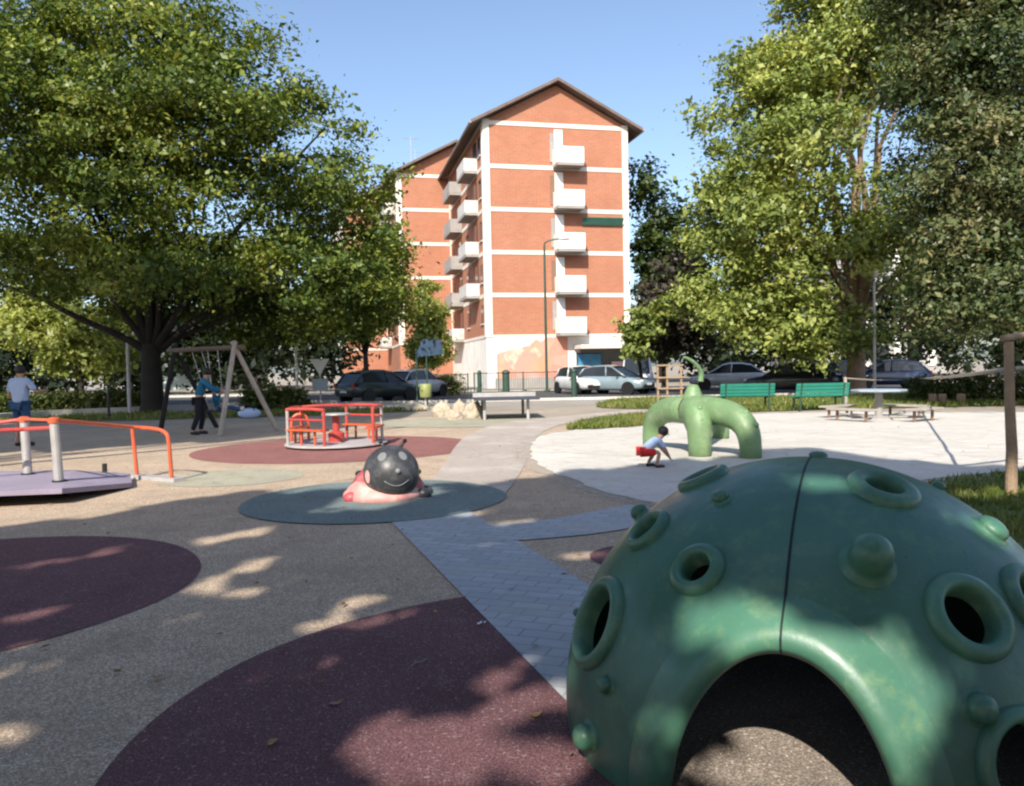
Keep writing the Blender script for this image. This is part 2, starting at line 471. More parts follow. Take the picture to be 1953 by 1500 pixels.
sand_px = [(1010, 852), (1030, 833), (1080, 824), (1160, 821), (1240, 815), (1330, 800), (1450, 792), (1600, 788), (1800, 788)]
sand = [gp(*p) for p in sand_px] + [Vector((15, 21, 0)), Vector((19, 17, 0)), Vector((14, 11.5, 0)), Vector((8.2, 10.8, 0)), gp(1790, 912), gp(1650, 935), gp(1400, 985), gp(1205, 955), gp(1140, 938), gp(1090, 915), gp(1040, 898), gp(1016, 878)]
from mathutils import noise as _nz
sandp = smooth_poly(sand, 4)
sandp = [p + Vector((_nz.noise(p * 2.3), _nz.noise(p * 2.3 + Vector((9, 4, 0))), 0)) * .07 for p in sandp]
def sand_mesh():
    bm = bmesh.new()
    vs = [bm.verts.new((p.x, p.y, .022)) for p in sandp]
    f = bm.faces.new(vs)
    bmesh.ops.triangulate(bm, faces=[f])
    for _ in range(3):
        bmesh.ops.subdivide_edges(bm, edges=[e for e in bm.edges if e.calc_length() > .45], cuts=1, use_grid_fill=True)
        bmesh.ops.triangulate(bm, faces=bm.faces)
    from mathutils import noise as nz
    bd = {v for e in bm.edges if e.is_boundary for v in e.verts}
    for v in bm.verts:
        if v in bd: continue
        v.co.z += .025 + .035 * nz.noise(v.co * .9) + .018 * nz.noise(v.co * 2.6)
    bmesh.ops.recalc_face_normals(bm, faces=bm.faces)
    for f in bm.faces:
        if f.normal.z < 0: f.normal_flip()
    me = bpy.data.meshes.new('sand'); bm.to_mesh(me); bm.free()
    return tag(link_mesh('sand', me, M['sand'], smooth=True), kind='structure')
sand_mesh()

def sand_spill():
    n = len(sandp)
    ctr = sum((p for p in sandp), Vector()) / n
    area = sum(sandp[i].x * sandp[(i + 1) % n].y - sandp[(i + 1) % n].x * sandp[i].y for i in range(n))
    vs, fade = [], []
    K = 4
    for i in range(n):
        t = (sandp[(i + 3) % n] - sandp[i - 3]).normalized(); o = Vector((t.y, -t.x, 0)) * (1 if area > 0 else -1)
        for k in range(K):
            d = -.25 + k * (.95 / (K - 1)); q = sandp[i] + o * d
            vs.append((q.x, q.y, .0195)); fade.append(1 - k / (K - 1))
    fs = [(i * K + k, i * K + k + 1, ((i + 1) % n) * K + k + 1, ((i + 1) % n) * K + k) for i in range(n) for k in range(K - 1)]
    me = bpy.data.meshes.new('sand_spill'); me.from_pydata(vs, [], fs)
    at_ = me.attributes.new('fade', 'FLOAT', 'POINT'); at_.data.foreach_set('value', fade)
    m, nt, b = nodes('thin_sand')
    b.inputs['Base Color'].default_value = (.52, .47, .40, 1); b.inputs['Roughness'].default_value = .95
    nt.links.new(mixrgb(nt, noise(nt, 2, 5), (.44, .39, .32), (.55, .51, .45)), b.inputs['Base Color'])
    a = N(nt, 'ShaderNodeAttribute', attribute_name='fade')
    mu = N(nt, 'ShaderNodeMath', operation='MULTIPLY_ADD'); mu.inputs[1].default_value = 1.5
    nz_ = noise(nt, 7, 7, .7, .25, .75)
    sub = N(nt, 'ShaderNodeMath', operation='SUBTRACT'); nt.links.new(nz_, sub.inputs[0]); sub.inputs[1].default_value = 1.05
    nt.links.new(a.outputs['Fac'], mu.inputs[0]); nt.links.new(sub.outputs[0], mu.inputs[2]); mu.use_clamp = True
    nt.links.new(mu.outputs[0], b.inputs['Alpha'])
    tag(link_mesh('sand_spill', me, m), kind='structure')
sand_spill()

lawn_near = smooth_poly([gp(1660, 985), gp(1740, 935), gp(1800, 915), gp(1880, 907), Vector((7.6, 10.6, 0)), Vector((12, 10.8, 0)), Vector((12, 3, 0)), Vector((3.2, 3.5, 0)), Vector((2.8, 5.5, 0))], 2)
lawn_strip = smooth_poly([gp(1062, 824), gp(1120, 806), gp(1180, 797), gp(1240, 793), gp(1300, 795), gp(1240, 812), gp(1160, 818)], 2)
lawn_far = smooth_poly([gp(1110, 780), gp(1180, 764), gp(1260, 762), gp(1420, 762), gp(1620, 757), gp(1900, 752), Vector((22, 24, 0)), gp(1850, 776), gp(1600, 782), gp(1450, 786), gp(1330, 790), gp(1300, 781)], 2)
lawn_left = [(-40, 24.5), (-14, 25.5), (-6, 26.5), (-3, 28), (-3, 29.3), (-40, 29.3)]
sheet('lawn', lawn_near, .010, M['turf'])
sheet('lawn_strip', lawn_strip, .024, M['turf'])
sheet('lawn_far', lawn_far, .024, M['turf'])
sheet('planting_bed', lawn_left, .012, M['turf'])
# low pale kerb wall round the planting bed
kw = MB()
pts = [gp(-250, 830), gp(0, 803), gp(130, 795), gp(270, 789), gp(420, 781), gp(560, 776), gp(640, 776)]
pts = smooth_poly(pts, 2, False)
for p, q in zip(pts[:-1], pts[1:]):
    dd = (q - p); n = Vector((-dd.y, dd.x, 0)).normalized() * .15
    kw.prism([p - n, q - n, q + n, p + n], 0, .26)
tag(kw.build('low_kerb_wall', M['kerb']), 'low pale stone kerb wall curving along the planting bed under the big tree', 'kerb wall')

def inside(poly, x, y):
    c = np.zeros(len(x), bool)
    n = len(poly)
    for i in range(n):
        x1, y1 = poly[i][0], poly[i][1]; x2, y2 = poly[(i + 1) % n][0], poly[(i + 1) % n][1]
        if y1 == y2: continue
        k = ((y1 > y) != (y2 > y)) & (x < (x2 - x1) * (y - y1) / (y2 - y1) + x1)
        c ^= k
    return c

def quad_mesh(name, V, m, parent=None, size=4):
    n = len(V) // size
    me = bpy.data.meshes.new(name)
    me.vertices.add(len(V)); me.vertices.foreach_set('co', V.astype(np.float32).ravel())
    me.loops.add(len(V)); me.loops.foreach_set('vertex_index', np.arange(len(V), dtype=np.int32))
    me.polygons.add(n); me.polygons.foreach_set('loop_start', np.arange(0, len(V), size, dtype=np.int32))
    me.update(calc_edges=True)
    return link_mesh(name, me, m, parent)

def grass(name, poly, n, h, seed, width=.012):
    rng = np.random.default_rng(seed)
    P = np.array([(p[0], p[1]) for p in poly])
    lo, hi = P.min(0), P.max(0)
    xy = rng.uniform(lo, hi, (n * 3, 2))
    # tufts: thin where coarse waves say so
    dens = .5 + .5 * np.sin(xy[:, 0] * 2.1 + 1.3 * np.sin(xy[:, 1] * 1.7)) * np.cos(xy[:, 1] * 2.6)
    xy = xy[inside(P, xy[:, 0], xy[:, 1]) & (rng.random(len(xy)) < .35 + .65 * dens)][:n]
    n = len(xy)
    a = rng.uniform(0, 2 * PI, n); H = h * rng.uniform(.5, 1.3, n); ln = rng.normal(0, .45, (n, 2)) * H[:, None]
    w = np.stack([np.cos(a), np.sin(a)], 1) * width * rng.uniform(.6, 1.4, n)[:, None]
    z0 = np.full((n, 1), .02)
    V = np.empty((n, 3, 3))
    V[:, 0] = np.hstack([xy - w, z0]); V[:, 1] = np.hstack([xy + w, z0]); V[:, 2] = np.hstack([xy + ln, H[:, None] + .02])
    return tag(quad_mesh(name, V.reshape(-1, 3), L_GRASS, size=3), kind='stuff')
tag(grass('grass', lawn_near, 30000, .07, 1), 'short green grass growing beside the climbing dome', 'grass')
tag(grass('grass', lawn_strip, 6000, .13, 2, .02), 'yellow green grass strip behind the sand edge', 'grass')
tag(grass('grass', lawn_far, 26000, .16, 3, .03), 'long dry green grass around the green benches', 'grass')
tag(grass('grass', lawn_left, 9000, .16, 4, .03), 'grass in the planting bed under the big tree', 'grass')

# ------------------------------------------------------------------ trees
def leaves(name, blobs, n_clump, per, clump_r, L, seed, m, parent, keep=None, up=.5, shell=3.0, flat=.6, asp=.55, tight=.40):
    rng = np.random.default_rng(seed)
    B = np.array([b[:6] for b in blobs], float)
    wt = np.array([(b[6] if len(b) > 6 else 1.0) * (b[3] * b[4] * b[5]) ** (2 / 3) for b in blobs]); wt /= wt.sum()
    k = rng.choice(len(B), n_clump, p=wt)
    dirs = rng.normal(size=(n_clump, 3)); dirs /= np.linalg.norm(dirs, axis=1)[:, None]
    rr = rng.random(n_clump) ** (1 / shell) * rng.uniform(.85, 1.15, n_clump)
    cen = B[k, :3] + dirs * B[k, 3:] * rr[:, None]
    size = clump_r * rng.uniform(.55, 1.35, n_clump)
    cnt = np.maximum(4, (per * (size / clump_r) ** 1.6 * rng.uniform(.7, 1.2, n_clump))).astype(int)
    idx = np.repeat(np.arange(n_clump), cnt)
    n = len(idx)
    off = rng.normal(size=(n, 3)) * np.array([1, 1, flat]) * (size[idx] * tight)[:, None]
    # sprays: stretch each clump along a random mostly-horizontal direction
    sd = rng.normal(size=(n_clump, 3)) * np.array([1, 1, .45]); sd /= np.linalg.norm(sd, axis=1)[:, None]
    off += sd[idx] * (rng.normal(size=n) * size[idx] * .55)[:, None]
    p = cen[idx] + off
    outw = dirs[idx]
    nn = .45 * outw + np.array([0, 0, up]) + rng.normal(size=(n, 3)) * .55
    nn /= np.linalg.norm(nn, axis=1)[:, None]
    t = rng.normal(size=(n, 3)); t -= nn * (t * nn).sum(1)[:, None]; t /= np.linalg.norm(t, axis=1)[:, None]
    bb = np.cross(nn, t)
    if keep is not None:
        q = keep(p, rng)
        p, nn, t, bb = p[q], nn[q], t[q], bb[q]; n = len(p)
    l = (L * np.clip(np.exp(rng.normal(-.08, .38, n)), .35, 1.9) / 2)[:, None]
    V = np.empty((n, 4, 3))
    V[:, 0] = p - t * l; V[:, 1] = p + bb * l * asp + nn * l * .25 - t * l * .1; V[:, 2] = p + t * l; V[:, 3] = p - bb * l * asp + nn * l * .25 - t * l * .1
    o = quad_mesh(name, V.reshape(-1, 3), m, parent)
    return o, cen

def limb(mb, a, b, ra, rb, rng, n=7, sag=.0, wob=.1):
    a, b = Vector(a), Vector(b)
    L = (b - a).length
    pts, rad = [], []
    o = Vector((0, 0, 0))
    for i in range(n):
        t = i / (n - 1)
        if 0 < i < n - 1: o = o * .5 + Vector((rng.uniform(-1, 1), rng.uniform(-1, 1), rng.uniform(-.6, .6))) * wob * L * .3
        p = a.lerp(b, t) + o * math.sin(PI * t) + Vector((0, 0, sag * L * math.sin(PI * t)))
        pts.append(p); rad.append(ra + (rb - ra) * t ** .8)
    mb.tube(pts, rad, 8)
    return pts

def tree(name, base, label, cat, blobs, trunk_h, trunk_r, nclump, per, clump_r, L, seed, lm, bark=None, group=None, limbs=None, keep=None, nlimb=12, **kw):
    """blobs are in world coordinates; crown and trunk are stored relative to the trunk base"""
    rng = random.Random(seed)
    t = empty(name, base, 0, label, cat, group)
    base = Vector(base)
    rb = [(b[0] - base.x, b[1] - base.y, b[2] - base.z, *b[3:]) for b in blobs]
    kk = None
    if keep is not None:
        bb = np.array(base)
        kk = lambda p, r: keep(p + bb, r)
    o, cen = leaves('crown', rb, nclump, per, clump_r, L, seed, lm, t, kk, **kw)
    mb = MB()
    lean = Vector((rng.uniform(-.1, .1), rng.uniform(-.1, .1), 0)) * trunk_h
    fork = lean + Vector((0, 0, trunk_h))
    prof = [(0, 1.45), (.06, 1.15), (.2, 1.0), (.6, .92), (1, .8)]
    mb.tube([lean * (z * z) + Vector((0, 0, trunk_h * z)) for z, r in prof], [trunk_r * r for z, r in prof], 12)
    ends = []
    if limbs:
        for e, r in limbs:
            e = Vector(e) - base
            ends.append((limb(mb, fork - Vector((0, 0, trunk_h * .12)), e, r, r * .35, rng, 8, .02, .12), r))
    cz = cen[np.argsort(cen[:, 2])]
    pick = [Vector(cen[i]) for i in np.random.default_rng(seed + 5).choice(len(cen), min(nlimb, len(cen)), replace=False)]
    for e in pick:
        if e.z < trunk_h * .7: continue
        if ends and rng.random() < .6:
            pts, r = rng.choice(ends); i = rng.randint(3, len(pts) - 1)
            limb(mb, pts[i], e, r * .4, .02, rng, 6, .04, .15)
        else:
            p = limb(mb, fork - Vector((0, 0, trunk_h * rng.uniform(.02, .2))), e, trunk_r * .45, .03, rng, 7, .05, .12)
            ends.append((p, trunk_r * .45))
    mb.build('trunk', bark or M['bark'], t, smooth=True)
    return t

def P(px, py, d):
    v = at(px, py, d); return (v.x, v.y, v.z)
def blob(px, py, d, rx, ry, rz, w=1.0, dy=0.0):
    v = at(px, py, d); return (v.x, v.y + dy, v.z, rx, ry, rz, w)

# large elm at the left
D1 = 28.0
b1 = gp(292, 790); b1 = (b1.x, b1.y, 0); D1 = b1[1]
tree('broadleaf_tree', b1, 'huge spreading broadleaf tree with a black forked trunk behind the swing', 'tree',
     [blob(270, 270, D1, 5.8, 5.3, 3.8, 1.1, -1.5), blob(530, 345, D1, 3.2, 3.6, 2.6, 1, -1.5), blob(430, 190, D1, 2.9, 3.0, 2.4, 1, -1), blob(620, 430, D1, 2.4, 3.2, 2.2, 1, 0),
      blob(60, 260, D1, 5.0, 5, 4.2, 1.1, -1), blob(280, 70, D1, 4.2, 3.5, 2.2, 1, -.5), blob(90, 60, D1, 4.2, 3.5, 2.6, 1, 0), blob(556, 105, D1, .35, .5, .8, .35), blob(560, 190, D1, 1.0, 1.2, 1.0, .6), blob(650, 260, D1, .8, 1.2, .8, .5), blob(700, 345, D1, 1.1, 1.4, 1.3, .7), blob(640, 290, D1, 1.3, 1.5, 1.2, .7), blob(725, 420, D1, 1.0, 1.4, 1.4, .6), blob(590, 180, D1, 1.0, 1.2, .9, .5),
      blob(380, 500, D1, 5.4, 3.6, 1.9, 1.2, 2.5), blob(600, 560, D1, 2.8, 3, 1.6, 1.1, 2.5), blob(450, 600, D1, 4.2, 3, 1.0, 1.0, 3), blob(200, 560, D1, 3, 3, 1.3, .8, 3), blob(110, 470, D1, 4.0, 4, 1.7, .9, 2), blob(700, 570, D1, 1.4, 2, 1.3, .6, 1.5), blob(330, 515, D1, 4.6, 1.6, 1.7, 1.1, -3.2), blob(90, 500, D1, 3.0, 1.5, 1.3, .9, -3), blob(560, 545, D1, 3.0, 1.6, 1.4, .9, -2.5)],
     2.6, .40, 800, 245, 1.05, .175, 11, L_T1, limbs=[(P(5, 545, D1 - 1), .17), (P(165, 440, D1), .15), (P(300, 420, D1 + .5), .2), (P(430, 470, D1 + 1), .17), (P(520, 560, D1 + 1.5), .12), (P(380, 330, D1), .15)],
     nlimb=16, shell=2.0, flat=.38)
# plane tree at the right, behind the benches
b6 = gp(1632, 752); D6 = b6.y; b6 = (b6.x, b6.y, 0)
tree('plane_tree', b6, 'tall yellow green plane tree with a tan trunk behind the green benches', 'tree',
     [blob(1490, 300, D6, 3.7, 3.4, 3.2, 1, -1), blob(1420, 430, D6, 2.3, 2.6, 2.8, 1, -1), blob(1560, 130, D6, 3.6, 3.2, 3.6, 1), blob(1680, 60, D6, 3.6, 3.4, 3.4, 1), blob(1480, 160, D6, 1.8, 2, 1.6, .7), blob(1600, -60, D6, 3.5, 3, 2.5),
      blob(1440, 575, D6, 2.4, 2.6, 2.2, 1, -1), blob(1540, 640, D6, 2.6, 2.2, 1.3, 1, -1), blob(1660, 460, D6, 2.6, 2.4, 2.3, 1, -1.5), blob(1375, 470, D6, 1.3, 1.6, 1.6, .8), blob(1370, 330, D6, 1.0, 1.4, 1.6, .7), blob(1420, 230, D6, .8, 1.2, .9, .5), blob(1415, 110, D6, .9, 1.2, .8, .4), blob(1330, 560, D6, .9, 1.2, 1.0, .6), blob(1530, 480, D6, 1.6, 2, 1.8, .6)],
     3.4, .40, 540, 215, 1.0, .22, 23, L_PLANE, bark=M['barkp'], limbs=[(P(1500, 330, D6), .2), (P(1640, 200, D6), .26), (P(1700, 420, D6), .16), (P(1430, 470, D6 - .5), .16), (P(1560, 120, D6), .2)], nlimb=30, shell=1.8, flat=.55)
# dark tree at the right edge
D7 = 23.0
tree('dark_tree', (at(2010, 780, D7).x, D7, 0), 'dark brownish green tree filling the upper right corner behind the rope posts', 'tree',
     [blob(1890, 130, D7, 2.6, 2.8, 2.8, 1), blob(1830, 330, D7, 1.9, 2.4, 2.4, 1), blob(1930, 420, D7, 2.0, 2.4, 2.4, 1), blob(1850, -60, D7, 2.8, 2.6, 2.0, 1), blob(1840, 560, D7, 1.5, 2, 1.4, .9), blob(1960, 580, D7, 1.6, 1.8, 1.1, .9), blob(2080, 300, D7, 2.6, 2.6, 4, .7), blob(1760, 190, D7, .9, 1.4, 1.5, .6)],
     3.2, .34, 760, 180, .72, .14, 31, L_DARK, nlimb=34, shell=2.6)
# small trees and conifers around the apartment block
tree('conifer_tree', (at(1262, 735, 64).x, 64, 0), 'tall dark conifer rising right beside the brick apartment gable', 'tree',
     [blob(1240, 400, 64, 1.3, 1.5, 3.2, 1), blob(1262, 500, 64, 2.4, 2.4, 3.6, 1), blob(1275, 600, 64, 3.0, 2.8, 3.6, 1), blob(1228, 345, 64, .6, .7, 1.4, .6), blob(1310, 480, 64, 2, 2, 4.5, .8)], 3.0, .3, 240, 70, 1.0, .42, 41, L_BACK, nlimb=10)
tree('street_tree', (at(1266, 752, 41).x, 41, 0), 'small street tree with plum coloured leaves behind the pale green climber', 'tree',
     [blob(1290, 560, 41, 1.7, 1.7, 1.9, 1), blob(1290, 625, 41, 2.0, 1.8, 1.2, 1)], 2.4, .13, 130, 70, .6, .26, 42, L_BROWN, nlimb=10)
tree('street_tree', (at(1225, 752, 40).x, 40, 0), 'small yellow green street tree in front of the shop canopy', 'tree',
     [blob(1225, 625, 39, .9, 1.0, .8, 1), blob(1260, 600, 38.5, 1.1, .8, .5, .6), blob(1215, 660, 39, .7, .8, .7, .8)], 2.2, .1, 70, 55, .42, .25, 43, L_PLANE, nlimb=8)
tree('street_tree', (at(700, 750, 45).x, 45, 0), 'leafy green street tree left of the brick apartment block', 'tree',
     [blob(715, 520, 45, 1.5, 1.6, 1.6, 1), blob(680, 590, 45, 1.8, 1.7, 1.7, 1), blob(640, 560, 45, 1.6, 1.6, 1.6, .6), blob(735, 470, 45, 1.0, 1.2, 1.0, .5)], 2.6, .16, 330, 90, .75, .24, 44, L_T1, nlimb=12)
tree('conical_tree', (at(818, 748, 51).x, 51, 0), 'light green conical young tree behind the blue notice board', 'tree',
     [blob(820, 665, 51, 1.35, 1.3, 1.2, 1.2), blob(816, 612, 51, 1.1, 1.1, 1.3, 1), blob(812, 562, 51, .6, .6, 1.1, .7)], 1.6, .11, 210, 80, .5, .22, 45, L_LIGHT, nlimb=6)
tree('garden_tree', (at(155, 748, 38).x, 38, 0), 'bright yellow green small tree behind the hedge under the long black branch', 'tree',
     [blob(130, 640, 38, 2.6, 2, 1.2, 1), blob(60, 600, 38, 1.6, 1.8, 1.2, .8), blob(210, 665, 38, 1.6, 1.6, .9, .8), blob(150, 690, 38, 1.9, 1.6, .7, .7)], 1.6, .12, 190, 62, .6, .27, 46, L_LIGHT, nlimb=8)

def mass(name, blobs, n, per, seed, m, label, cr=1.3, L=.5):
    o, _ = leaves(name, blobs, n, per, cr, L, seed, m, None)
    return tag(o, label, 'wood', kind='stuff')
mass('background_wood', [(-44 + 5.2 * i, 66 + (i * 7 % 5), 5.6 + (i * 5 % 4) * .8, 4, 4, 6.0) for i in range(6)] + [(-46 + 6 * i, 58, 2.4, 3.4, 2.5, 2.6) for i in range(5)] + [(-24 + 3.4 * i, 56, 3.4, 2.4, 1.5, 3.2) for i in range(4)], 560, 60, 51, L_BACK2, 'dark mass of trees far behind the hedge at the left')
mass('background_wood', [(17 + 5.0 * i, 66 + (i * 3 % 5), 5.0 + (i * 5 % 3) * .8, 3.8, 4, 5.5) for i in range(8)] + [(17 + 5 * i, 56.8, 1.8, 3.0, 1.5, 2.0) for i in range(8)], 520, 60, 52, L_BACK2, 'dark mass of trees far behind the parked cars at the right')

def hedge(label, p, q, depth, h, seed, n):
    p, q = Vector((p[0], p[1], 0)), Vector((q[0], q[1], 0))
    L = (q - p).length; mid = (p + q) / 2
    o = empty('hedge', mid, math.atan2(q.y - p.y, q.x - p.x), label, 'hedge')
    rng = np.random.default_rng(seed)
    bl = []
    k = max(3, int(L / .5))
    for i in range(k):
        for zz in (.28, .72):
            bl.append((-L / 2 + L * (i + .5) / k, 0, h * zz, L / k * .8, depth / 2, h * .27))
    leaves('foliage', bl, n, 26, .2, .11, seed, L_HEDGE, o, shell=4, flat=.8)
    mb = MB()
    for i in range(int(L / .35)): 
        x = -L / 2 + .2 + i * .35; mb.tube([(x, 0, 0), (x + .05, .05, h * .5), (x - .04, -.05, h * .85)], [.02, .016, .008], 5)
    mb.build('stem', M['bark'], o)
hedge('clipped hedge behind the person in the pale blue shirt', gp(-40, 797), gp(275, 787), .8, .85, 61, 700)
hedge('clipped hedge beyond the swing frame', (at(468, 770, 30.5).x, 30.5), (at(578, 768, 32).x, 32), .8, .78, 62, 330)
hedge('dark hedge behind the rope posts at the right', (at(1755, 760, 27).x, 27.5), (at(1990, 750, 25.5).x, 25.5), .9, .95, 63, 420)
hedge('dark shrubs along the foot of the conical tree', (at(770, 752, 43.5).x, 43.5), (at(880, 752, 43.5).x, 43.5), 1.0, 1.1, 64, 300)

mass('background_wood', [(-22 + 5.5 * i, -13 - (i * 3 % 4), 3.2 + (i * 5 % 3), 3.4, 2.5, 4.2) for i in range(9)], 560, 70, 53, L_BACK2, 'unseen dark belt of shrubs and trees added behind the viewer to block low sky light', 1.2, .42)  # added out of view to cut low sky fill and deepen the shade
# ---- trees behind and beside the camera: they shade the foreground
DAP = []   # dapples: gaps in the crowns, stored as ellipses in sun projection
def dap(px0, py0, px1, py1, w):
    a, b = gp(px0, py0), gp(px1, py1)
    DAP.append((a.x, a.y, b.x, b.y, w))
for d_ in [(372, 1130, 515, 1068, .13), (455, 1138, 590, 1104, .09), (395, 1034, 515, 1012, .16), (662, 1158, 728, 1137, .10), (560, 1205, 640, 1184, .06), (622, 1066, 672, 1058, .10), (655, 1202, 770, 1174, .09),
           (0, 1190, 180, 1150, .10), (-40, 1300, 55, 1272, .10), (-40, 1420, 40, 1396, .06), (48, 1082, 120, 1070, .11), (185, 1062, 228, 1042, .10), (740, 1452, 900, 1390, .16), (880, 1395, 1075, 1330, .13), (760, 1520, 1010, 1462, .10), (985, 1500, 1100, 1450, .12),
           (945, 1300, 1015, 1255, .07), (955, 1002, 1002, 996, .13), (1085, 1066, 1150, 1056, .13), (610, 978, 720, 974, .12), (560, 1290, 640, 1262, .04), (420, 1330, 500, 1296, .04), (880, 985, 930, 975, .12), (880, 1050, 960, 1035, .06), (0, 1240, 60, 1228, .06),
           (700, 1400, 780, 1372, .035), (300, 1190, 360, 1176, .05), (-200, 1100, -60, 1080, .15), (1000, 1040, 1030, 1035, .07), (1860, 950, 1930, 940, .25)]:
    dap(*d_)
DOME_C = Vector((1.226, 3.28, .10))
def dome_hit(px, py, r=1.0):
    d = ray(px, py); o = EYE - DOME_C
    A = d.dot(d); B = 2 * d.dot(o); C = o.dot(o) - r * r
    disc = B * B - 4 * A * C
    if disc < 0:
        t = -B / (2 * A); return DOME_C + (o + d * t).normalized() * r
    return EYE + d * ((-B - math.sqrt(disc)) / (2 * A))
for (px, py, w) in [(1268, 1205, .075), (1398, 1160, .07), (1405, 1195, .05), (1570, 925, .14), (1545, 915, .11), (1880, 1015, .13), (1835, 985, .10), (1700, 985, .03), (1745, 1000, .04), (1260, 1390, .075), (1640, 1290, .06), (1905, 960, .05), (1520, 1235, .04), (1420, 1245, .035)]:
    p = dome_hit(px, py)
    DAP.append((p.x + KX * p.z - .01, p.y + KY * p.z, p.x + KX * p.z + .01, p.y + KY * p.z, w + .012))
for (px, py, w) in [(1480, 1470, .2), (1560, 1420, .2), (1630, 1410, .12), (1600, 1490, .2), (1450, 1500, .12)]:
    dap(px - 8, py, px + 8, py, w)
DAP.append((-1.62, 9.0, -1.25, 9.55, .52))      # sun on the ladybird
DAPA = np.array(DAP)
# edge of the shade on the ground, x -> y
EDX = [-9, -6.5, -5, -3.4, -1.5, .2, 1.5, 3, 4.2, 5.0, 5.6, 6.4, 7.5, 10]
EDY = [6.6, 7.2, 7.9, 9.7, 10.1, 10.4, 11.4, 12.0, 13.2, 13.2, 11.6, 10.6, 9.7, 9.6]
def shade_keep(p, rng):
    qx = p[:, 0] + KX * p[:, 2]; qy = p[:, 1] + KY * p[:, 2]
    edge = np.interp(qx, EDX, EDY) + .22 * np.sin(qx * 3.1) + .15 * np.sin(qx * 7.7 + 1)
    k = qy < edge
    for (ax, ay, bx, by, w) in DAPA:
        dx, dy = bx - ax, by - ay; L2 = dx * dx + dy * dy
        t = np.clip(((qx - ax) * dx + (qy - ay) * dy) / max(L2, 1e-9), 0, 1)
        wig = 1 + .28 * np.sin(qx * 23 + ax * 9) * np.sin(qy * 19 + ay * 7)
        r = np.hypot(qx - ax - t * dx, qy - ay - t * dy) / ((w + .085) * wig)
        k &= r > 1
    return k
tree('shade_tree', (-7.2, -5.8, 0), 'shade tree behind the viewer at the left of the playground', 'tree', [(-7.4, -4.8, 9.6, 4.6, 3.0, 4.2, 1.4), (-5.0, -3.5, 8.2, 3.0, 2.2, 2.6), (-9.5, -4, 8.0, 3, 2.5, 3)], 4.0, .3, 520, 120, .8, .27, 71, L_SHADE, keep=shade_keep, nlimb=5, shell=2.0)
tree('shade_tree', (-4.4, -6.6, 0), 'shade tree behind the viewer in the middle of the playground', 'tree', [(-1.6, -4.6, 10.6, 4.2, 3.0, 4.6, 1.4), (.2, -3.4, 8.4, 3.2, 2.2, 2.6), (-3.2, -3, 8.0, 2.8, 2.2, 2.4), (-1.2, -3.6, 6.6, 3.2, 1.6, 1.4), (-2.0, -5.0, 5.6, 3.0, 1.6, 1.3)], 4.4, .32, 600, 120, .8, .27, 72, L_SHADE, keep=shade_keep, nlimb=0, limbs=[((-5.5, -4.5, 9), .16), ((-3.2, -6.5, 10), .16), ((-6, -7, 9.5), .14)], shell=2.0)
tree('shade_tree', (4.2, -5.8, 0), 'shade tree behind the viewer at the right of the playground', 'tree', [(3.6, -4.6, 11.2, 4.4, 3.0, 4.8, 1.4), (3.0, -3.2, 8.0, 3.4, 2.2, 2.6), (6.6, -3.6, 9.2, 3.2, 2.4, 3.2), (1.6, -3.4, 6.8, 2.6, 1.8, 1.6), (1.6, -5.0, 5.6, 3.2, 1.6, 1.3, 1.3)], 4.6, .34, 620, 120, .8, .27, 73, L_SHADE, keep=shade_keep, nlimb=5, shell=2.0)
LX, LY = [-22, -14, -11, -8.2, -6.5, -4.6, -3.6], [13.5, 14.4, 15.2, 16.4, 17.4, 19.6, 24]
UX, UY = [-20, -15, -11.5, -8, -5.5, -3.5], [34, 34, 33.5, 32, 31, 30]
def shade_left(p, rng):
    qx = p[:, 0] + KX * p[:, 2]; qy = p[:, 1] + KY * p[:, 2]
    wob = .3 * np.sin(qx * 2.3) + .2 * np.sin(qx * 5.1)
    off = (p[:, 0] < -.72 * np.maximum(p[:, 1], 0) - .6) | (p[:, 2] > 2.4 + .50 * p[:, 1])
    return (qy > np.interp(qx, LX, LY) + wob) & (qy < np.interp(qx, UX, UY) + 2.5 * wob) & (qx < -3.4) & off
tree('shade_tree', (-14.5, 10.0, 0), 'tall shade tree standing outside the left edge beyond the ramp', 'tree', [(-12, 9.5, 14.5, 5.6, 4.2, 4.4, 1.5), (-14.5, 9.5, 9.5, 4.6, 3.6, 2.6), (-9, 9.5, 16, 3.6, 3.6, 3.0), (-17, 11, 14, 4, 4, 4)], 6.5, .4, 800, 110, 1.0, .34, 74, L_SHADE, keep=shade_left, nlimb=20, shell=1.8)
tree('shade_tree', (-12.5, 3.4, 0), 'shade tree outside the left edge near the viewer', 'tree', [(-11.5, 4.4, 11.5, 4.6, 4.0, 2.4), (-12, 6, 13, 3.6, 3, 2.0), (-8.5, 5, 12, 3, 3, 2.5)], 5.5, .36, 460, 100, .9, .32, 75, L_SHADE, keep=shade_left, nlimb=14, shell=2.0)

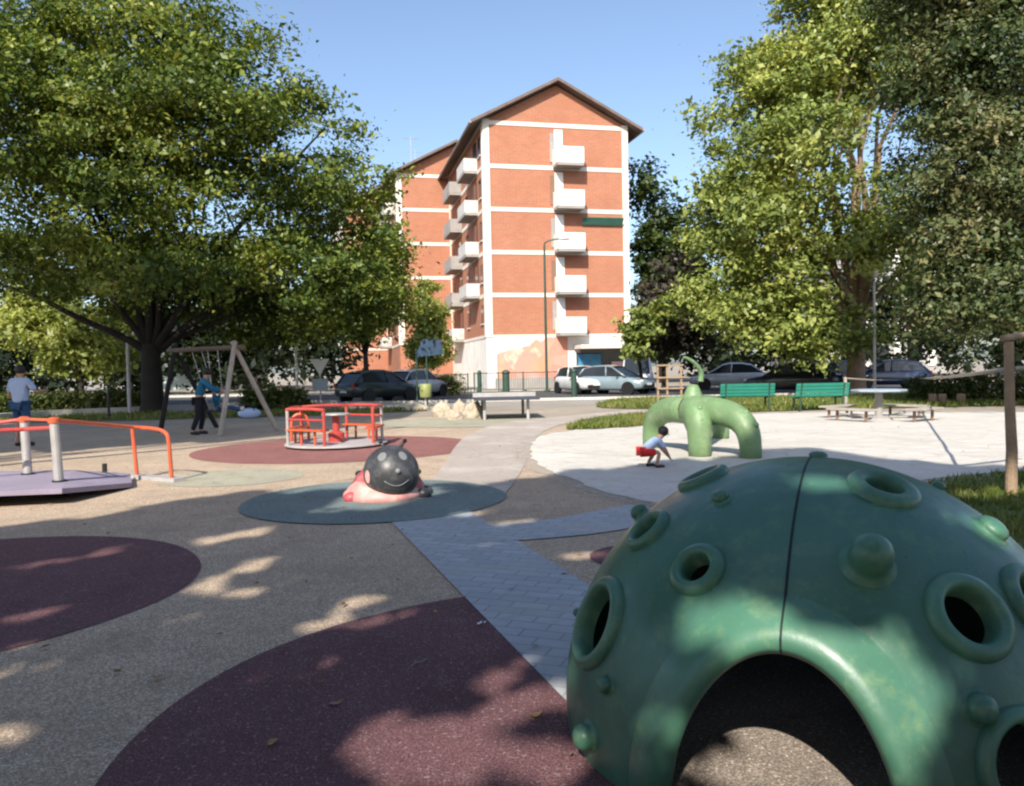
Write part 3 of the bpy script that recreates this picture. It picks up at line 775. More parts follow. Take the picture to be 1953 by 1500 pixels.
# ------------------------------------------------------------------ apartment blocks
TH = R(12.7)
W_B, D_B = 10.86, 16.4
BANDS = [3.8, 6.75, 9.8, 12.85, 15.9, 18.95]
def apartment(label):
    o = empty('apartment_building', (0, 0, 0), 0, label, 'apartment block', 'brick apartment blocks in a staggered row')
    zt, ap = 18.95, 21.75
    mb = MB()
    mb.box((W_B / 2, D_B / 2, (3.8 + zt) / 2), (W_B, D_B, zt - 3.8))
    # gable prism
    mb.add([(0, 0, zt), (W_B, 0, zt), (W_B / 2, 0, ap), (0, D_B, zt), (W_B, D_B, zt), (W_B / 2, D_B, ap)], [(0, 1, 2), (3, 5, 4), (0, 2, 5, 3), (1, 4, 5, 2)])
    mb.build('wall', M['brick'], o)
    MB().box((W_B / 2, D_B / 2, 1.9), (W_B, D_B, 3.8)).build('ground_floor_wall', M['white'], o)
    f = MB()
    for z in BANDS:
        hh = .3 if z > 3.9 else .22
        f.box((W_B / 2, -.015, z - .1), (W_B - .9, .05, hh)); f.box((-.015, D_B / 2, z - .1), (.05, D_B - .9, hh))
    for x in (.22, W_B - .22):
        f.box((x, -.02, (3.8 + zt) / 2), (.46, .10, zt - 3.8 + .3))
    for y in (.24, D_B - .22): f.box((-.02, y, (3.8 + zt) / 2), (.10, .42, zt - 3.8 + .28))
    f.build('concrete_frame', M['band'], o)
    # roof slopes with overhang
    r = MB()
    ov, th = .95, .22
    sl = (ap - zt) / (W_B / 2)
    for s in (-1, 1):
        x0 = W_B / 2; x1 = W_B / 2 + s * (W_B / 2 + ov)
        za, zb = ap + .10, zt - ov * sl + .10
        vs = [(x0, -.75, za), (x1, -.75, zb), (x1, D_B + .5, zb), (x0, D_B + .5, za)]
        vs += [(v[0], v[1], v[2] + th) for v in vs]
        r.add(vs, [(0, 1, 2, 3), (4, 7, 6, 5), (0, 4, 5, 1), (1, 5, 6, 2), (2, 6, 7, 3), (3, 7, 4, 0)])
    rf = r.build('roof', M['roof'], o)
    g = MB()
    for s in (-1, 1):
        x1 = W_B / 2 + s * (W_B / 2 + ov + .06); zb = zt - ov * sl + .14
        g.tube([(x1, -.8, zb), (x1, D_B + .5, zb)], .09, 8)
    g.build('gutter', M['conc'], rf)
    # gable balconies with their doors
    for i, z in enumerate(BANDS[:-1]):
        d = MB().box((5.55, -.03, z + 1.5), (.62, .06, 2.3)).build('balcony_door', M['whitepaint'] if i % 2 == 0 else M['balc'], o)
        MB().box((5.05, -.035, z + 1.35), (.3, .05, 2.1)).build('shutter', M['shutter'] if i % 2 else M['conc'], o)
        bal = MB().box((6.1, -.62, z - .06), (2.0, 1.2, .16)).build('balcony', M['conc'], o)
        p = MB(); p.box((6.1, -1.20, z + .62), (2.0, .05, 1.14)); p.box((5.125, -.6, z + .62), (.05, 1.15, 1.14)); p.box((7.075, -.6, z + .62), (.05, 1.15, 1.14))
        p.build('balcony_panel', M['balc'], bal)
    # side balconies, windows
    for z in BANDS:
        if z > 18: continue
        for (y0, y1, alt) in ((2.2, 5.6, 0), (9.6, 13.6, 1)):
            if z < 4 and alt == 0: continue
            bal = MB().box((-.52, (y0 + y1) / 2, z - .06), (1.0, y1 - y0, .16)).build('balcony', M['conc'], o)
            p = MB(); p.box((-1.0, (y0 + y1) / 2, z + .5), (.05, y1 - y0, .9)); p.box((-.5, y0 + .025, z + .5), (.95, .05, .9)); p.box((-.5, y1 - .025, z + .5), (.95, .05, .9))
            p.build('balcony_panel', M['conc'] if alt and z > 5 else M['balcshade'], bal)
            MB().box((-.03, y0 + 1.0, z + 1.2), (.06, 1.1, 2.2)).build('balcony_door', M['darkglass'], o)
        for y in (1.3, 7.3, 14.9):
            w = MB().box((-.02, y, z + 1.55), (.05, .95, 1.35)).build('window', M['darkglass'], o)
            MB().box((-.05, y, z + .83), (.12, 1.15, .07)).build('sill', M['band'], w)
    return o
B1 = Vector((-1.73, 57, 0))
apt = apartment('brick red gabled apartment block in the middle with white balconies down its gable')
apt.location = B1; apt.rotation_euler.z = TH
sx = Vector((math.cos(TH), math.sin(TH), 0)); sy = Vector((-math.sin(TH), math.cos(TH), 0))
step = sy * 16.4 - sx * 4.78
for i, lb in enumerate(['second brick apartment block stepped back left of the gabled one', 'third brick apartment block mostly hidden behind the big left tree']):
    c = copy_tree(apt); c.location = B1 + step * (i + 1); c['label'] = lb
    for ch in c.children:
        if ch.name.startswith('ground_floor_wall'):
            ch.material_slots[0].link = 'OBJECT'; ch.material_slots[0].material = M['brick']

def bl(x, y, z): return B1 + sx * x + sy * y + Vector((0, 0, z))
# shop front, canopy, mural, awning on the first block (added only there)
cn = MB().box((8.75, -.95, 2.85), (4.6, 1.8, .28)).build('shop_canopy', M['band'], apt)
MB().box((8.95, -.04, 1.35), (3.9, .08, 2.6)).build('shop_front', M['darkglass'], apt)
def mural():
    m, nt, b = nodes('mural_paint')
    tc = N(nt, 'ShaderNodeTexCoord'); s = N(nt, 'ShaderNodeSeparateXYZ'); nt.links.new(tc.outputs['Object'], s.inputs[0])
    # diagonal roofline: painted area below a line rising to the right
    a = N(nt, 'ShaderNodeMath', operation='MULTIPLY_ADD'); a.inputs[1].default_value = -.26; nt.links.new(s.outputs[0], a.inputs[0]); nt.links.new(s.outputs[2], a.inputs[2])
    n = noise(nt, .9, 3, .5, .3, .7)
    a2 = N(nt, 'ShaderNodeMath', operation='MULTIPLY_ADD'); a2.inputs[1].default_value = .5; nt.links.new(n, a2.inputs[0]); nt.links.new(a.outputs[0], a2.inputs[2])
    mr = N(nt, 'ShaderNodeMapRange'); mr.inputs[1].default_value = 2.75; mr.inputs[2].default_value = 2.6; nt.links.new(a2.outputs[0], mr.inputs[0])
    vz = N(nt, 'ShaderNodeTexVoronoi'); vz.inputs['Scale'].default_value = .8; nt.links.new(tc.outputs['Object'], vz.inputs['Vector'])
    sr = N(nt, 'ShaderNodeSeparateColor'); nt.links.new(vz.outputs['Color'], sr.inputs[0])
    rp = N(nt, 'ShaderNodeValToRGB'); cr = rp.color_ramp
    cr.elements[0].color = (.66, .22, .15, 1); cr.elements[1].color = (.68, .52, .32, 1)
    for pos, c in ((.3, (.68, .38, .33)), (.55, (.62, .27, .12)), (.75, (.72, .52, .42))):
        e = cr.elements.new(pos); e.color = (*c, 1)
    nt.links.new(sr.outputs[0], rp.inputs[0])
    soft = mixrgb(nt, noise(nt, 1.6, 4, .6, .35, .65), rp.outputs[0], (.62, .27, .21))
    col = mixrgb(nt, mr.outputs[0], (.74, .72, .69), soft)
    nt.links.new(col, b.inputs['Base Color']); b.inputs['Roughness'].default_value = .85
    return m
MB().box((3.35, -.03, 2.05), (5.3, .05, 3.1)).build('mural', mural(), apt)
MB().box((3.35, -.05, .35), (5.6, .12, .7)).build('plinth', M['conc'], apt)
MB().box((8.75, -.35, 12.0), (3.1, .6, .06), Matrix.Rotation(R(-52), 3, 'X')).build('awning', M['greenawn'], apt)
ac = MB().box((9.3, -.2, 3.25), (1.2, .4, .0 + .5)).build('fascia_sign', M['balc'], apt)
hb = MB()
hb.box((1.2, -.25, 5.45), (.5, .3, .25)); hb.box((.75, -.25, 5.75), (.5, .28, .5))
# billboard screen of the shop
def poster():
    m, nt, b = nodes('poster_paint')
    tc = N(nt, 'ShaderNodeTexCoord'); s = N(nt, 'ShaderNodeSeparateXYZ'); nt.links.new(tc.outputs['Object'], s.inputs[0])
    a = N(nt, 'ShaderNodeMath', operation='MULTIPLY_ADD'); a.inputs[1].default_value = .55; nt.links.new(s.outputs[0], a.inputs[0]); nt.links.new(s.outputs[2], a.inputs[2])
    mr = N(nt, 'ShaderNodeMapRange'); mr.inputs[1].default_value = 5.35; mr.inputs[2].default_value = 5.5; nt.links.new(a.outputs[0], mr.inputs[0])
    col = mixrgb(nt, mr.outputs[0], (.35, .47, .50), (.03, .10, .30))
    col = mixrgb(nt, noise(nt, 1.2, 4, .6, .4, .6), col, (.04, .22, .34))
    nt.links.new(col, b.inputs['Base Color']); b.inputs['Roughness'].default_value = .4
    return m
fr = MB().box((7.6, -.14, 1.55), (1.95, .12, 1.75)).build('poster_frame', M['bluesign'], apt)
MB().box((7.6, -.215, 1.55), (1.75, .03, 1.55)).build('poster', poster(), fr)
MB().box((10.0, -.12, 1.2), (1.3, .08, 1.1)).build('pink_shop_panel', mat('pink_panel', (.55, .36, .38), .6, .2, 2), apt)
# roof aerials
for i, (x, y) in enumerate(((1.6, 2.2), (2.4, 6.0))):
    pr = B1 + step + sx * x + sy * y + Vector((0, 0, 18.95 + x * .51 + .3))
    a_ = empty('roof_aerial', pr, TH, ['thin television aerial on the roof edge of the second block', 'thin television aerial higher on the roof of the second block'][i], 'aerial')
    MB().tube([(0, 0, 0), (0, 0, 2.9 - i * .6)], .03, 6).build('mast', M['galv'], a_)
    m_ = MB()
    m_.tube([(-.6, 0, 2.7 - i * .6), (.6, 0, 2.7 - i * .6)], .02, 5)
    for k in range(7): m_.tube([(-.6 + .2 * k, -.25, 2.7 - i * .6), (-.6 + .2 * k, .25, 2.7 - i * .6)], .013, 5)
    m_.build('antenna_rods', M['galv'], a_)

# pale block far behind the right-hand trees
o = empty('apartment_building', (at(1650, 740, 84).x, 84, 0), R(-8), 'pale apartment block peeping through the right hand trees', 'apartment block')
MB().box((0, 5, 7), (16, 10, 14)).build('wall', mat('pale_grey_wall', (.36, .35, .34), .85, .1, .3), o)
for k in range(5):
    MB().box((-6.6 + 3.3 * k, -.06, 7.2), (.75, .14, 12.8)).build('pilaster', M['balc'], o)
for zf in (1.6, 4.8, 8.0, 11.2):
    for k in range(4):
        w = MB().box((-4.95 + 3.3 * k, -.02, zf + .6), (1.5, .06, 1.7)).build('window', M['darkglass'], o)
        MB().box((-4.95 + 3.3 * k, -.07, zf - .33), (1.7, .16, .08)).build('sill', M['band'], w)
MB().box((0, 5, 14.2), (16.6, 10.6, .4)).build('roof', M['roof'], o)
# low white villa far left
o = empty('house', (at(470, 745, 70).x - 1, 72, 0), R(6), 'low pale blue grey house glimpsed through the swing frame', 'house')
MB().box((-3.5, 3, 2.6), (9, 6, 5.2)).build('wall', mat('pale_teal_wall', (.36, .45, .46), .85, .12, .4), o)
rm = MB(); rm.add([(-8.4, -.5, 5.2), (1.4, -.5, 5.2), (1.4, 6.5, 5.2), (-8.4, 6.5, 5.2), (-6, 3, 7), (-1, 3, 7)], [(0, 1, 5, 4), (1, 2, 5), (2, 3, 4, 5), (3, 0, 4), (3, 2, 1, 0)])
rm.build('roof', M['roof'], o)
for x in (-6.4, -4.2, -1.2):
    w = MB().box((x, -.02, 2.9), (1.0, .07, 1.4)).build('window', M['darkglass'], o); MB().box((x, -.06, 2.15), (1.2, .14, .08)).build('sill', M['band'], w)

# ------------------------------------------------------------------ climbing dome
def build_dome():
    root = empty('climbing_dome', (DOME_C.x, DOME_C.y, 0), 0, 'dark green hollow climbing dome with ringed holes, knobs and an arched doorway', 'climbing dome')
    C = Vector((0, 0, DOME_C.z))
    adir = Vector((-.389, -.79, 0)).normalized()
    aside = Vector((-adir.y, adir.x, 0))           # horizontal, along the doorway
    if aside.x < 0: aside = -aside
    AW, AH = .362, .60
    holes = [(1335, 1085, .052, .055), (1145, 1185, .13, .06), (1243, 1012, .062, .045), (1682, 932, .062, .07), (1842, 1172, .088, .062), (1965, 1148, .085, .06), (1945, 1452, .115, .055), (1345, 914, .07, .045)]
    H = []
    for px, py, r, w in holes:
        n = (dome_hit(px, py) - DOME_C).normalized(); H.append((n, r, w))
    for az, el, r, w in ((70, 35, .1, .06), (125, 25, .1, .06), (20, 30, .09, .05)):   # far side
        H.append((Vector((math.cos(R(az)) * math.cos(R(el)), math.sin(R(az)) * math.cos(R(el)), math.sin(R(el)))), r, w))
    def inside_arch(p, grow):
        if p.dot(adir) < .2: return False
        u = p.dot(aside); z = p.z + DOME_C.z
        return (u / (AW + grow)) ** 2 + (max(z, 0) / (AH + grow)) ** 2 < 1
    nt_, np_ = 130, 300
    ths = [math.acos(1) + (PI / 2 + math.asin(DOME_C.z)) * i / nt_ for i in range(nt_ + 1)]
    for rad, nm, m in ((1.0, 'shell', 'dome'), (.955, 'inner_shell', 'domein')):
        vs, fs = [], []
        for th in ths:
            for k in range(np_):
                a = 2 * PI * k / np_
                n = Vector((math.sin(th) * math.cos(a), math.sin(th) * math.sin(a), math.cos(th)))
                vs.append(n * rad)
        keepv = []
        for v in vs:
            n = v.normalized()
            bad = inside_arch(n, .015) or any(n.dot(h) > math.cos(r + .012) for h, r, w in H)
            keepv.append(not bad)
        for i in range(nt_):
            for k in range(np_):
                q = (i * np_ + k, (i + 1) * np_ + k, (i + 1) * np_ + (k + 1) % np_, i * np_ + (k + 1) % np_)
                if all(keepv[j] for j in q): fs.append(q)
        mb = MB(); mb.add([v + C for v in vs], fs)
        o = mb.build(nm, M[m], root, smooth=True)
        bm = bmesh.new(); bm.from_mesh(o.data)
        bmesh.ops.delete(bm, geom=[v for v in bm.verts if not v.link_faces], context='VERTS')
        for f in bm.faces:
            if (f.calc_center_median() - C).dot(f.normal) < 0: f.normal_flip()
        bm.to_mesh(o.data); bm.free()
    # hole rims
    for h, r, w in H:
        u, t = frame(h)
        prof = [(1.0, -.012), (.93, .003), (.88, .014), (.76, .024), (.5, .030), (.28, .031), (.1, .024), (0, .010), (-.03, -.012), (0.0, -.05)]
        mb = MB(); n = 56; vs, fs = [], []
        for (q, hh) in prof:
            ang = r + w * q
            for k in range(n):
                a = 2 * PI * k / n
                v = (h * math.cos(ang) + (u * math.cos(a) + t * math.sin(a)) * math.sin(ang)).normalized() * (1 + hh)
                vs.append(v + C)
        for i in range(len(prof) - 1):
            for k in range(n):
                fs.append((i * n + k, i * n + (k + 1) % n, (i + 1) * n + (k + 1) % n, (i + 1) * n + k))
        mb.add(vs, fs).build('hole_rim', M['domerim'], root, smooth=True)
    # doorway rim
    prof = [(.17, -.012), (.13, .004), (.09, .02), (.05, .035), (.015, .038), (-.008, .022), (-.018, -.01), (-.016, -.05), (-.0, -.10)]
    vs, fs = [], []
    n = 72
    for j in range(n + 1):
        t = PI * j / n
        for (q, hh) in prof:
            u = (AW + q) * math.cos(t); z = (AH + q) * math.sin(t) - DOME_C.z
            s = math.sqrt(max(0.01, 1 - u * u - z * z))
            v = (aside * u + Vector((0, 0, z)) + adir * s)
            vs.append(v * (1 + hh) + C if hh > -.04 else v - adir * (-hh) + C)
    m = len(prof)
    for j in range(n):
        for i in range(m - 1):
            fs.append((j * m + i, j * m + i + 1, (j + 1) * m + i + 1, (j + 1) * m + i))
    MB().add(vs, fs).build('doorway_rim', M['domerim'], root, smooth=True)
    # seam over the crown in the plane of the doorway
    a0 = math.asin(AH + .11 - DOME_C.z)
    pts = []
    for k in range(60):
        a = a0 + (PI - .25 - a0) * k / 59
        pts.append((adir * math.cos(a) + Vector((0, 0, math.sin(a)))) * 1.001 + C)
    MB().tube(pts, .0045, 6).build('seam', M['seam'], root)
    pts = []
    for (q, hh) in prof[:8]:
        z = AH + q - DOME_C.z; s = math.sqrt(1 - z * z)
        v = Vector((0, 0, z)) + adir * s
        pts.append(v * (1.002 + hh) + C if hh > -.04 else v * 1.002 - adir * (-hh) + C)
    MB().tube(pts, .0035, 6).build('seam', M['seam'], root)
    # knobs: stepped round climbing studs
    knobs = [(1652, 1074, .072, .13), (1380, 951, .038, .04), (1168, 1305, .034, .045), (1135, 1402, .05, .07), (1855, 1345, .048, .06), (1785, 928, .028, .035), (1226, 978, .042, .06), (1100, 1165, .02, .03), (1880, 1012, .06, .05), (1560, 872, .04, .03)]
    for px, py, r, hgt in knobs:
        nrm = (dome_hit(px, py) - DOME_C).normalized()
        prof_ = [(r * 1.38, -.012), (r * 1.2, .004), (r * .98, hgt * .14), (r * .90, hgt * .26), (r * .94, hgt * .42), (r * .90, hgt * .6), (r * .74, hgt * .8), (r * .44, hgt * .95), (0.0001, hgt)]
        MB().lathe(prof_, 28, C + nrm * .995, nrm).build('knob', M['domerim'], root, smooth=True)
build_dome()
for o_ in COL.objects:
    if o_.name == 'climbing_dome': o_.scale = (1.022, 1.022, 1.0)

# ------------------------------------------------------------------ pale green arched climber in the sand
def arch_climber():
    hub = at(1322, 772, 12.9)
    base = Vector((hub.x, hub.y, 0))
    o = empty('arched_climber', base, 0, 'pale green climber with tube arches and a curling tip standing in the sand', 'climber')
    feet = [('leg', gp(1335, 876), .18, .93), ('leg', gp(1432, 880), .165, .96), ('leg', gp(1244, 858), .165, .93), ('leg', gp(1375, 842), .16, .9)]
    hz = hub.z
    for nm, ft, r, top in feet:
        f = Vector((ft.x, ft.y, 0)) - base
        pts, rad = [], []
        for k in range(15):
            t = k / 14
            ang = PI / 2 * t
            # quarter ellipse from the hub out and down to the foot
            p = Vector((f.x * math.sin(ang) ** .55, f.y * math.sin(ang) ** .55, (hz - .09) * math.cos(ang) ** .55 if k < 14 else -.02))
            pts.append(p); rad.append(r * (1.4 - .42 * t))
        MB().tube(pts, rad, 18).build(nm, M['climber'], o, smooth=True)
    b = MB(); b.lathe([(.10, hz - .45), (.17, hz - .28), (.2, hz - .12), (.2, hz + .02), (.17, hz + .12), (.13, hz + .2), (.10, hz + .28), (.07, hz + .32), (.0001, hz + .33)], 20)
    b.build('hub', M['climber'], o, smooth=True)
    tp = [at(1336, 728, 12.9), at(1338, 712, 12.9), at(1332, 700, 12.85), at(1322, 690, 12.8), at(1310, 683, 12.75), at(1303, 682, 12.7)]
    MB().tube([p - base for p in smooth_poly(tp, 2, False)], [.05 - .0016 * i for i in range(len(smooth_poly(tp, 2, False)))], 10).build('curling_tip', M['climber'], o, smooth=True)
    for ft in feet[:3]:
        f = Vector((ft[1].x, ft[1].y, 0)) - base
        for k in (.45, .72):
            ang = PI / 2 * k; side = Vector((-f.y, f.x, 0)).normalized()
            p = Vector((f.x * math.sin(ang) ** .55, f.y * math.sin(ang) ** .55, (hz - .06) * math.cos(ang) ** .55))
            out = Vector((f.x, f.y, .5)).normalized()
            MB().lathe([(.045, -.03), (.04, .01), (.025, .02), (.0001, .024)], 14, p + out * ft[2] * 1.12, out).build('foot_hold', M['climber'], o, smooth=True)
arch_climber()

# ------------------------------------------------------------------ ladybird
def ladybird():
    c = gp(735, 958); base = Vector((c.x, c.y + .28, 0))
    o = empty('ladybird_figure', base, R(8), 'black faced smiling ladybird play figure on the teal circle', 'play figure')
    # pale pink shell body low behind the head
    body = MB(); prof = [(.43, 0), (.45, .05), (.43, .14), (.36, .26), (.25, .36), (.12, .41), (.0001, .43)]
    body.lathe(prof, 36, (-.02, .14, 0)); body.build('body', M['bugred'], o, smooth=True)
    sk = MB(); sk.lathe([(.46, 0), (.455, .07), (.40, .15), (.32, .21), (.26, .22)], 36, (-.06, .04, 0)); sk.build('skirt', M['bugpale'], o, smooth=True)
    hc, hr = Vector((.035, -.15, .312)), .32
    MB().ball(hc, (hr, hr, hr * 1.0), 36, 22).build('head', M['bug'], o, smooth=True)
    def spot(az, el, rx, nm, m, lift=.004, ry=None):
        n = Vector((math.sin(az) * math.cos(el), -math.cos(az) * math.cos(el), math.sin(el)))
        u = Vector((math.cos(az), math.sin(az), 0)); t = n.cross(u)
        if t.z < 0: t = -t
        ry = ry or rx; vs = [n * (hr + lift) + hc]; k = 20
        for j in (1, 2):
            for i in range(k):
                a = 2 * PI * i / k
                vs.append((n * hr + (u * rx * math.cos(a) + t * ry * math.sin(a)) * j / 2).normalized() * (hr + lift) + hc)
        fs = [(0, 1 + i, 1 + (i + 1) % k) for i in range(k)] + [(1 + i, 1 + k + i, 1 + k + (i + 1) % k, 1 + (i + 1) % k) for i in range(k)]
        return MB().add(vs, fs).build(nm, m, o, smooth=True)
    spot(R(-24), R(42), .05, 'eye', M['greyeye'], ry=.06); spot(R(34), R(42), .05, 'eye', M['greyeye'], ry=.06)
    spot(R(-56), R(-2), .05, 'cheek_spot', M['bugpale'], ry=.075); 
    MB().ball(hc + Vector((math.sin(R(14)) * math.cos(R(10)), -math.cos(R(14)) * math.cos(R(10)), math.sin(R(10)))) * hr, .032, 14, 10).build('nose', M['greyeye'], o, smooth=True)
    pts = []
    for k in range(13):
        az = R(-14 + 52 * k / 12); el = R(-9 - 11 * math.sin(PI * k / 12))
        pts.append(hc + Vector((math.sin(az) * math.cos(el), -math.cos(az) * math.cos(el), math.sin(el))) * (hr + .002))
    MB().tube(pts, .006, 8).build('mouth', M['greyeye'], o, smooth=True)
    for s, x in ((-1, -.10), (1, .14)):
        a = MB(); a.tube([hc + Vector((x * .75, .02, hr * .9)), hc + Vector((x * 1.1, .02, hr + .03))], [.024, .016], 10)
        an = a.build('antenna', M['bug'], o, smooth=True)
        MB().ball(hc + Vector((x * 1.15, .02, hr + .042)), .025, 14, 10).build('antenna_knob', M['black'], an, smooth=True)
    for (x, y) in ((-.44, .0), (-.42, -.2), (.40, -.12), (.42, .1)):
        MB().ball((x, y, .05), (.09, .07, .07), 14, 9).build('foot', M['bugred'] if x < 0 else M['bug'], o, smooth=True)
    for x, y, z in ((-.34, .2, .27), (-.18, .34, .33), (.2, .36, .32), (.33, .2, .27)):
        MB().ball((x, y, z), (.055, .055, .04), 14, 9).build('body_spot', M['bug'], o, smooth=True)
ladybird()

# ------------------------------------------------------------------ red carousel
def carousel():
    c = gp(642, 851); base = Vector((c.x, c.y, 0))
    o = empty('carousel', base, R(12), 'red tubular carousel with pale floor plates on the rose circle', 'carousel')
    MB().lathe([(.98, .04), (1.0, .05), (1.0, .075), (.98, .085), (.2, .085)], 40).build('floor_plate', M['greyplate'], o)
    MB().lathe([(.16, 0), (.16, .26), (.07, .3), (.07, .62)], 18).build('central_column', M['red'], o, smooth=False)
    MB().lathe([(.26, .61), (.29, .63), (.26, .65)], 24).build('hand_wheel', M['galv'], o, smooth=True)
    nP = 6; RR = .95; Ht = .78
    pos = [Vector((RR * math.cos(2 * PI * k / nP + .3), RR * math.sin(2 * PI * k / nP + .3), 0)) for k in range(nP)]
    for k, p in enumerate(pos):
        MB().tube([p + Vector((0, 0, .08)), p + Vector((0, 0, Ht - .04))], .032, 10).build('post', M['red'] if k % 3 else M['galv'], o, smooth=False)
    for k in range(nP):
        a, b = pos[k], pos[(k + 1) % nP]
        A, B = a + Vector((0, 0, Ht - .02)), b + Vector((0, 0, Ht - .02))
        if k != 4: MB().tube([A.lerp(B, -.02), A.lerp(B, .3) + Vector((0, 0, .015)), A.lerp(B, .7) + Vector((0, 0, .015)), A.lerp(B, 1.02)], .032, 10).build('top_rail', M['red'], o)
        if k in (1, 4): continue
        A, B = a + Vector((0, 0, .40)), b + Vector((0, 0, .40))
        s = MB(); s.box((A + B) / 2 * .93, ((B - A).length * .94, .24, .035), Matrix.Rotation(math.atan2((B - A).y, (B - A).x), 3, 'Z')); s.build('seat', M['orange'], o, bevel=.008)
        MB().tube([A.lerp(B, .02) + Vector((0, 0, .17)), A.lerp(B, .98) + Vector((0, 0, .17))], .022, 8).build('back_rail', M['red'], o)
        for t in (.3, .7):
            q = A.lerp(B, t) * .93; MB().tube([(q.x, q.y, .08), (q.x, q.y, .385)], .025, 8).build('seat_leg', M['orange'], o)
    # hoop handle at the entrance
    q = pos[2] * 1.04
    for s in (-1, 1):
        h = Vector((s * .14, 0, 0))
    MB().tube(smooth_poly([q + Vector((-.17, -.05, .08)), q + Vector((-.17, -.05, .5)), q + Vector((-.08, -.05, .62)), q + Vector((.08, -.05, .62)), q + Vector((.17, -.05, .5)), q + Vector((.17, -.05, .08))], 2, False), .03, 10).build('hoop_handle', M['orange'], o)
carousel()

# ------------------------------------------------------------------ ramp with rails on the left
def ramp():
    pb = gp(115, 952); o = empty('play_ramp', (pb.x, pb.y, 0), 0, 'lilac play ramp with orange handrails and pale steel posts at the left edge', 'play ramp')
    base = Vector((pb.x, pb.y, 0))
    top = [gp(-260, 905, .21), gp(-60, 899, .21), gp(140, 897, .20), gp(248, 903, .10), gp(252, 921, .08), gp(118, 932, .20), gp(-60, 939, .21), gp(-300, 950, .21)]
    mb = MB(); n = len(top)
    vs = [p - base for p in top] + [p - base - Vector((0, 0, .06)) for p in top]
    mb.add(vs, [tuple(range(n)), tuple(range(2 * n - 1, n - 1, -1))] + [(i, n + i, n + (i + 1) % n, (i + 1) % n) for i in range(n)])
    mb.build('deck', M['lilac'], o)
    def post(px0, py0, px1, py1, r, m, nm='post'):
        a = gp(px0, py0); t = at(px1, py1, a.y)
        p = MB(); p.tube([a - base, t - base], r, 14); q = p.build(nm, m, o)
        return a, t, q
    a1, t1, p1 = post(115, 950, 103, 802, .055, M['galv'])
    a2, t2, p2 = post(55, 934, 46, 800, .055, M['galv'])
    for t, p in ((t1, p1), (t2, p2)):
        MB().lathe([(.07, -.03), (.07, .02), (.05, .035), (.0001, .04)], 14, t - base).build('post_cap', M['orange'], p)
    for a in (a1, a2):
        MB().lathe([(.085, 0), (.085, .03), (.06, .05), (.06, .18), (.085, .2), (.085, .22)], 14, a - base).build('spring_foot', M['black'], o)
    e1, e2 = gp(262, 913), gp(328, 919)
    l1 = at(252, 815, e1.y); l2 = at(300, 818, (e1.y + e2.y) / 2); l3 = at(318, 826, e2.y); l4 = at(322, 840, e2.y)
    rl = smooth_poly([t1 - base, l1 - base, l2 - base, l3 - base, l4 - base, e2 - base], 2, False)
    MB().tube(rl, .027, 10).build('handrail', M['orange'], o)
    MB().tube([l1 - base, e1 - base], .027, 10).build('rail_leg', M['orange'], o)
    MB().tube([t1 - base - Vector((0, 0, .09)), at(48, 819, (a1.y + a2.y) / 2) - base, at(-120, 828, 9.6) - base], .027, 10).build('handrail', M['red'], o)
    MB().tube([t1 - base - Vector((0, 0, .0)), t2 - base], .02, 10).build('cross_rail', M['orange'], o)
    MB().tube([t2 - base, at(-120, 822, 10.4) - base], .027, 10).build('handrail', M['red'], o)
    MB().box(((e1 + e2) / 2 - base) + Vector((0, 0, .03)), ((e2 - e1).length + .3, .16, .05), Matrix.Rotation(math.atan2((e2 - e1).y, (e2 - e1).x), 3, 'Z')).build('ground_plate', M['greyplate'], o)
    for px, py in ((55, 942), (-40, 950), (-120, 905), (200, 905)):
        f = gp(px, py); MB().tube([f - base, f - base + Vector((0, 0, .16))], .035, 10).build('support', M['black'], o)
ramp()

# ------------------------------------------------------------------ swing
def swing():
    fa, fb = gp(420, 833), gp(530, 823)
    top = at(447, 660, (fa.y + fb.y) / 2)
    base = Vector((top.x, top.y, 0))
    o = empty('swing_frame', base, 0, 'timber A frame swing with a long beam reaching back to the left', 'swing frame')
    bdir = Vector((-.8, .62, 0)).normalized() * 2.7
    axis = Vector((fb.x - fa.x, fb.y - fa.y, 0))
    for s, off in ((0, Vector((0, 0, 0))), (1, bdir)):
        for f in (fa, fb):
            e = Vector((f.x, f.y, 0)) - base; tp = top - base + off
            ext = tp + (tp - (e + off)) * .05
            MB().tube([e + off, ext], [.065, .055], 12).build('leg', M['greywood'] if s == 0 else M['bark'], o)  # far pair takes the dark bark colour to stand in for deep shade
    MB().tube([top - base + Vector((.25, -.09, -.04)), top - base + bdir + Vector((-.2, .07, -.04))], .06, 12).build('beam', M['darkwood'], o)
    for s in (.35, .62):
        p = top - base + bdir * s - Vector((0, 0, .06))
        sw = Vector((.35, .15, 0)) * (1 if s > .5 else .3)
        u = bdir.normalized() * .22
        st = p + sw + Vector((0, 0, -1.55))
        se = MB().box(st, (.46, .18, .04), Matrix.Rotation(math.atan2(bdir.y, bdir.x), 3, 'Z')).build('swing_seat', M['black'], o, bevel=.008)
        for k in (-1, 1):
            MB().tube([p + u * k, st + u * k], .010, 6).build('rope', M['galv'], se)
    return base, top, bdir
SW = swing()

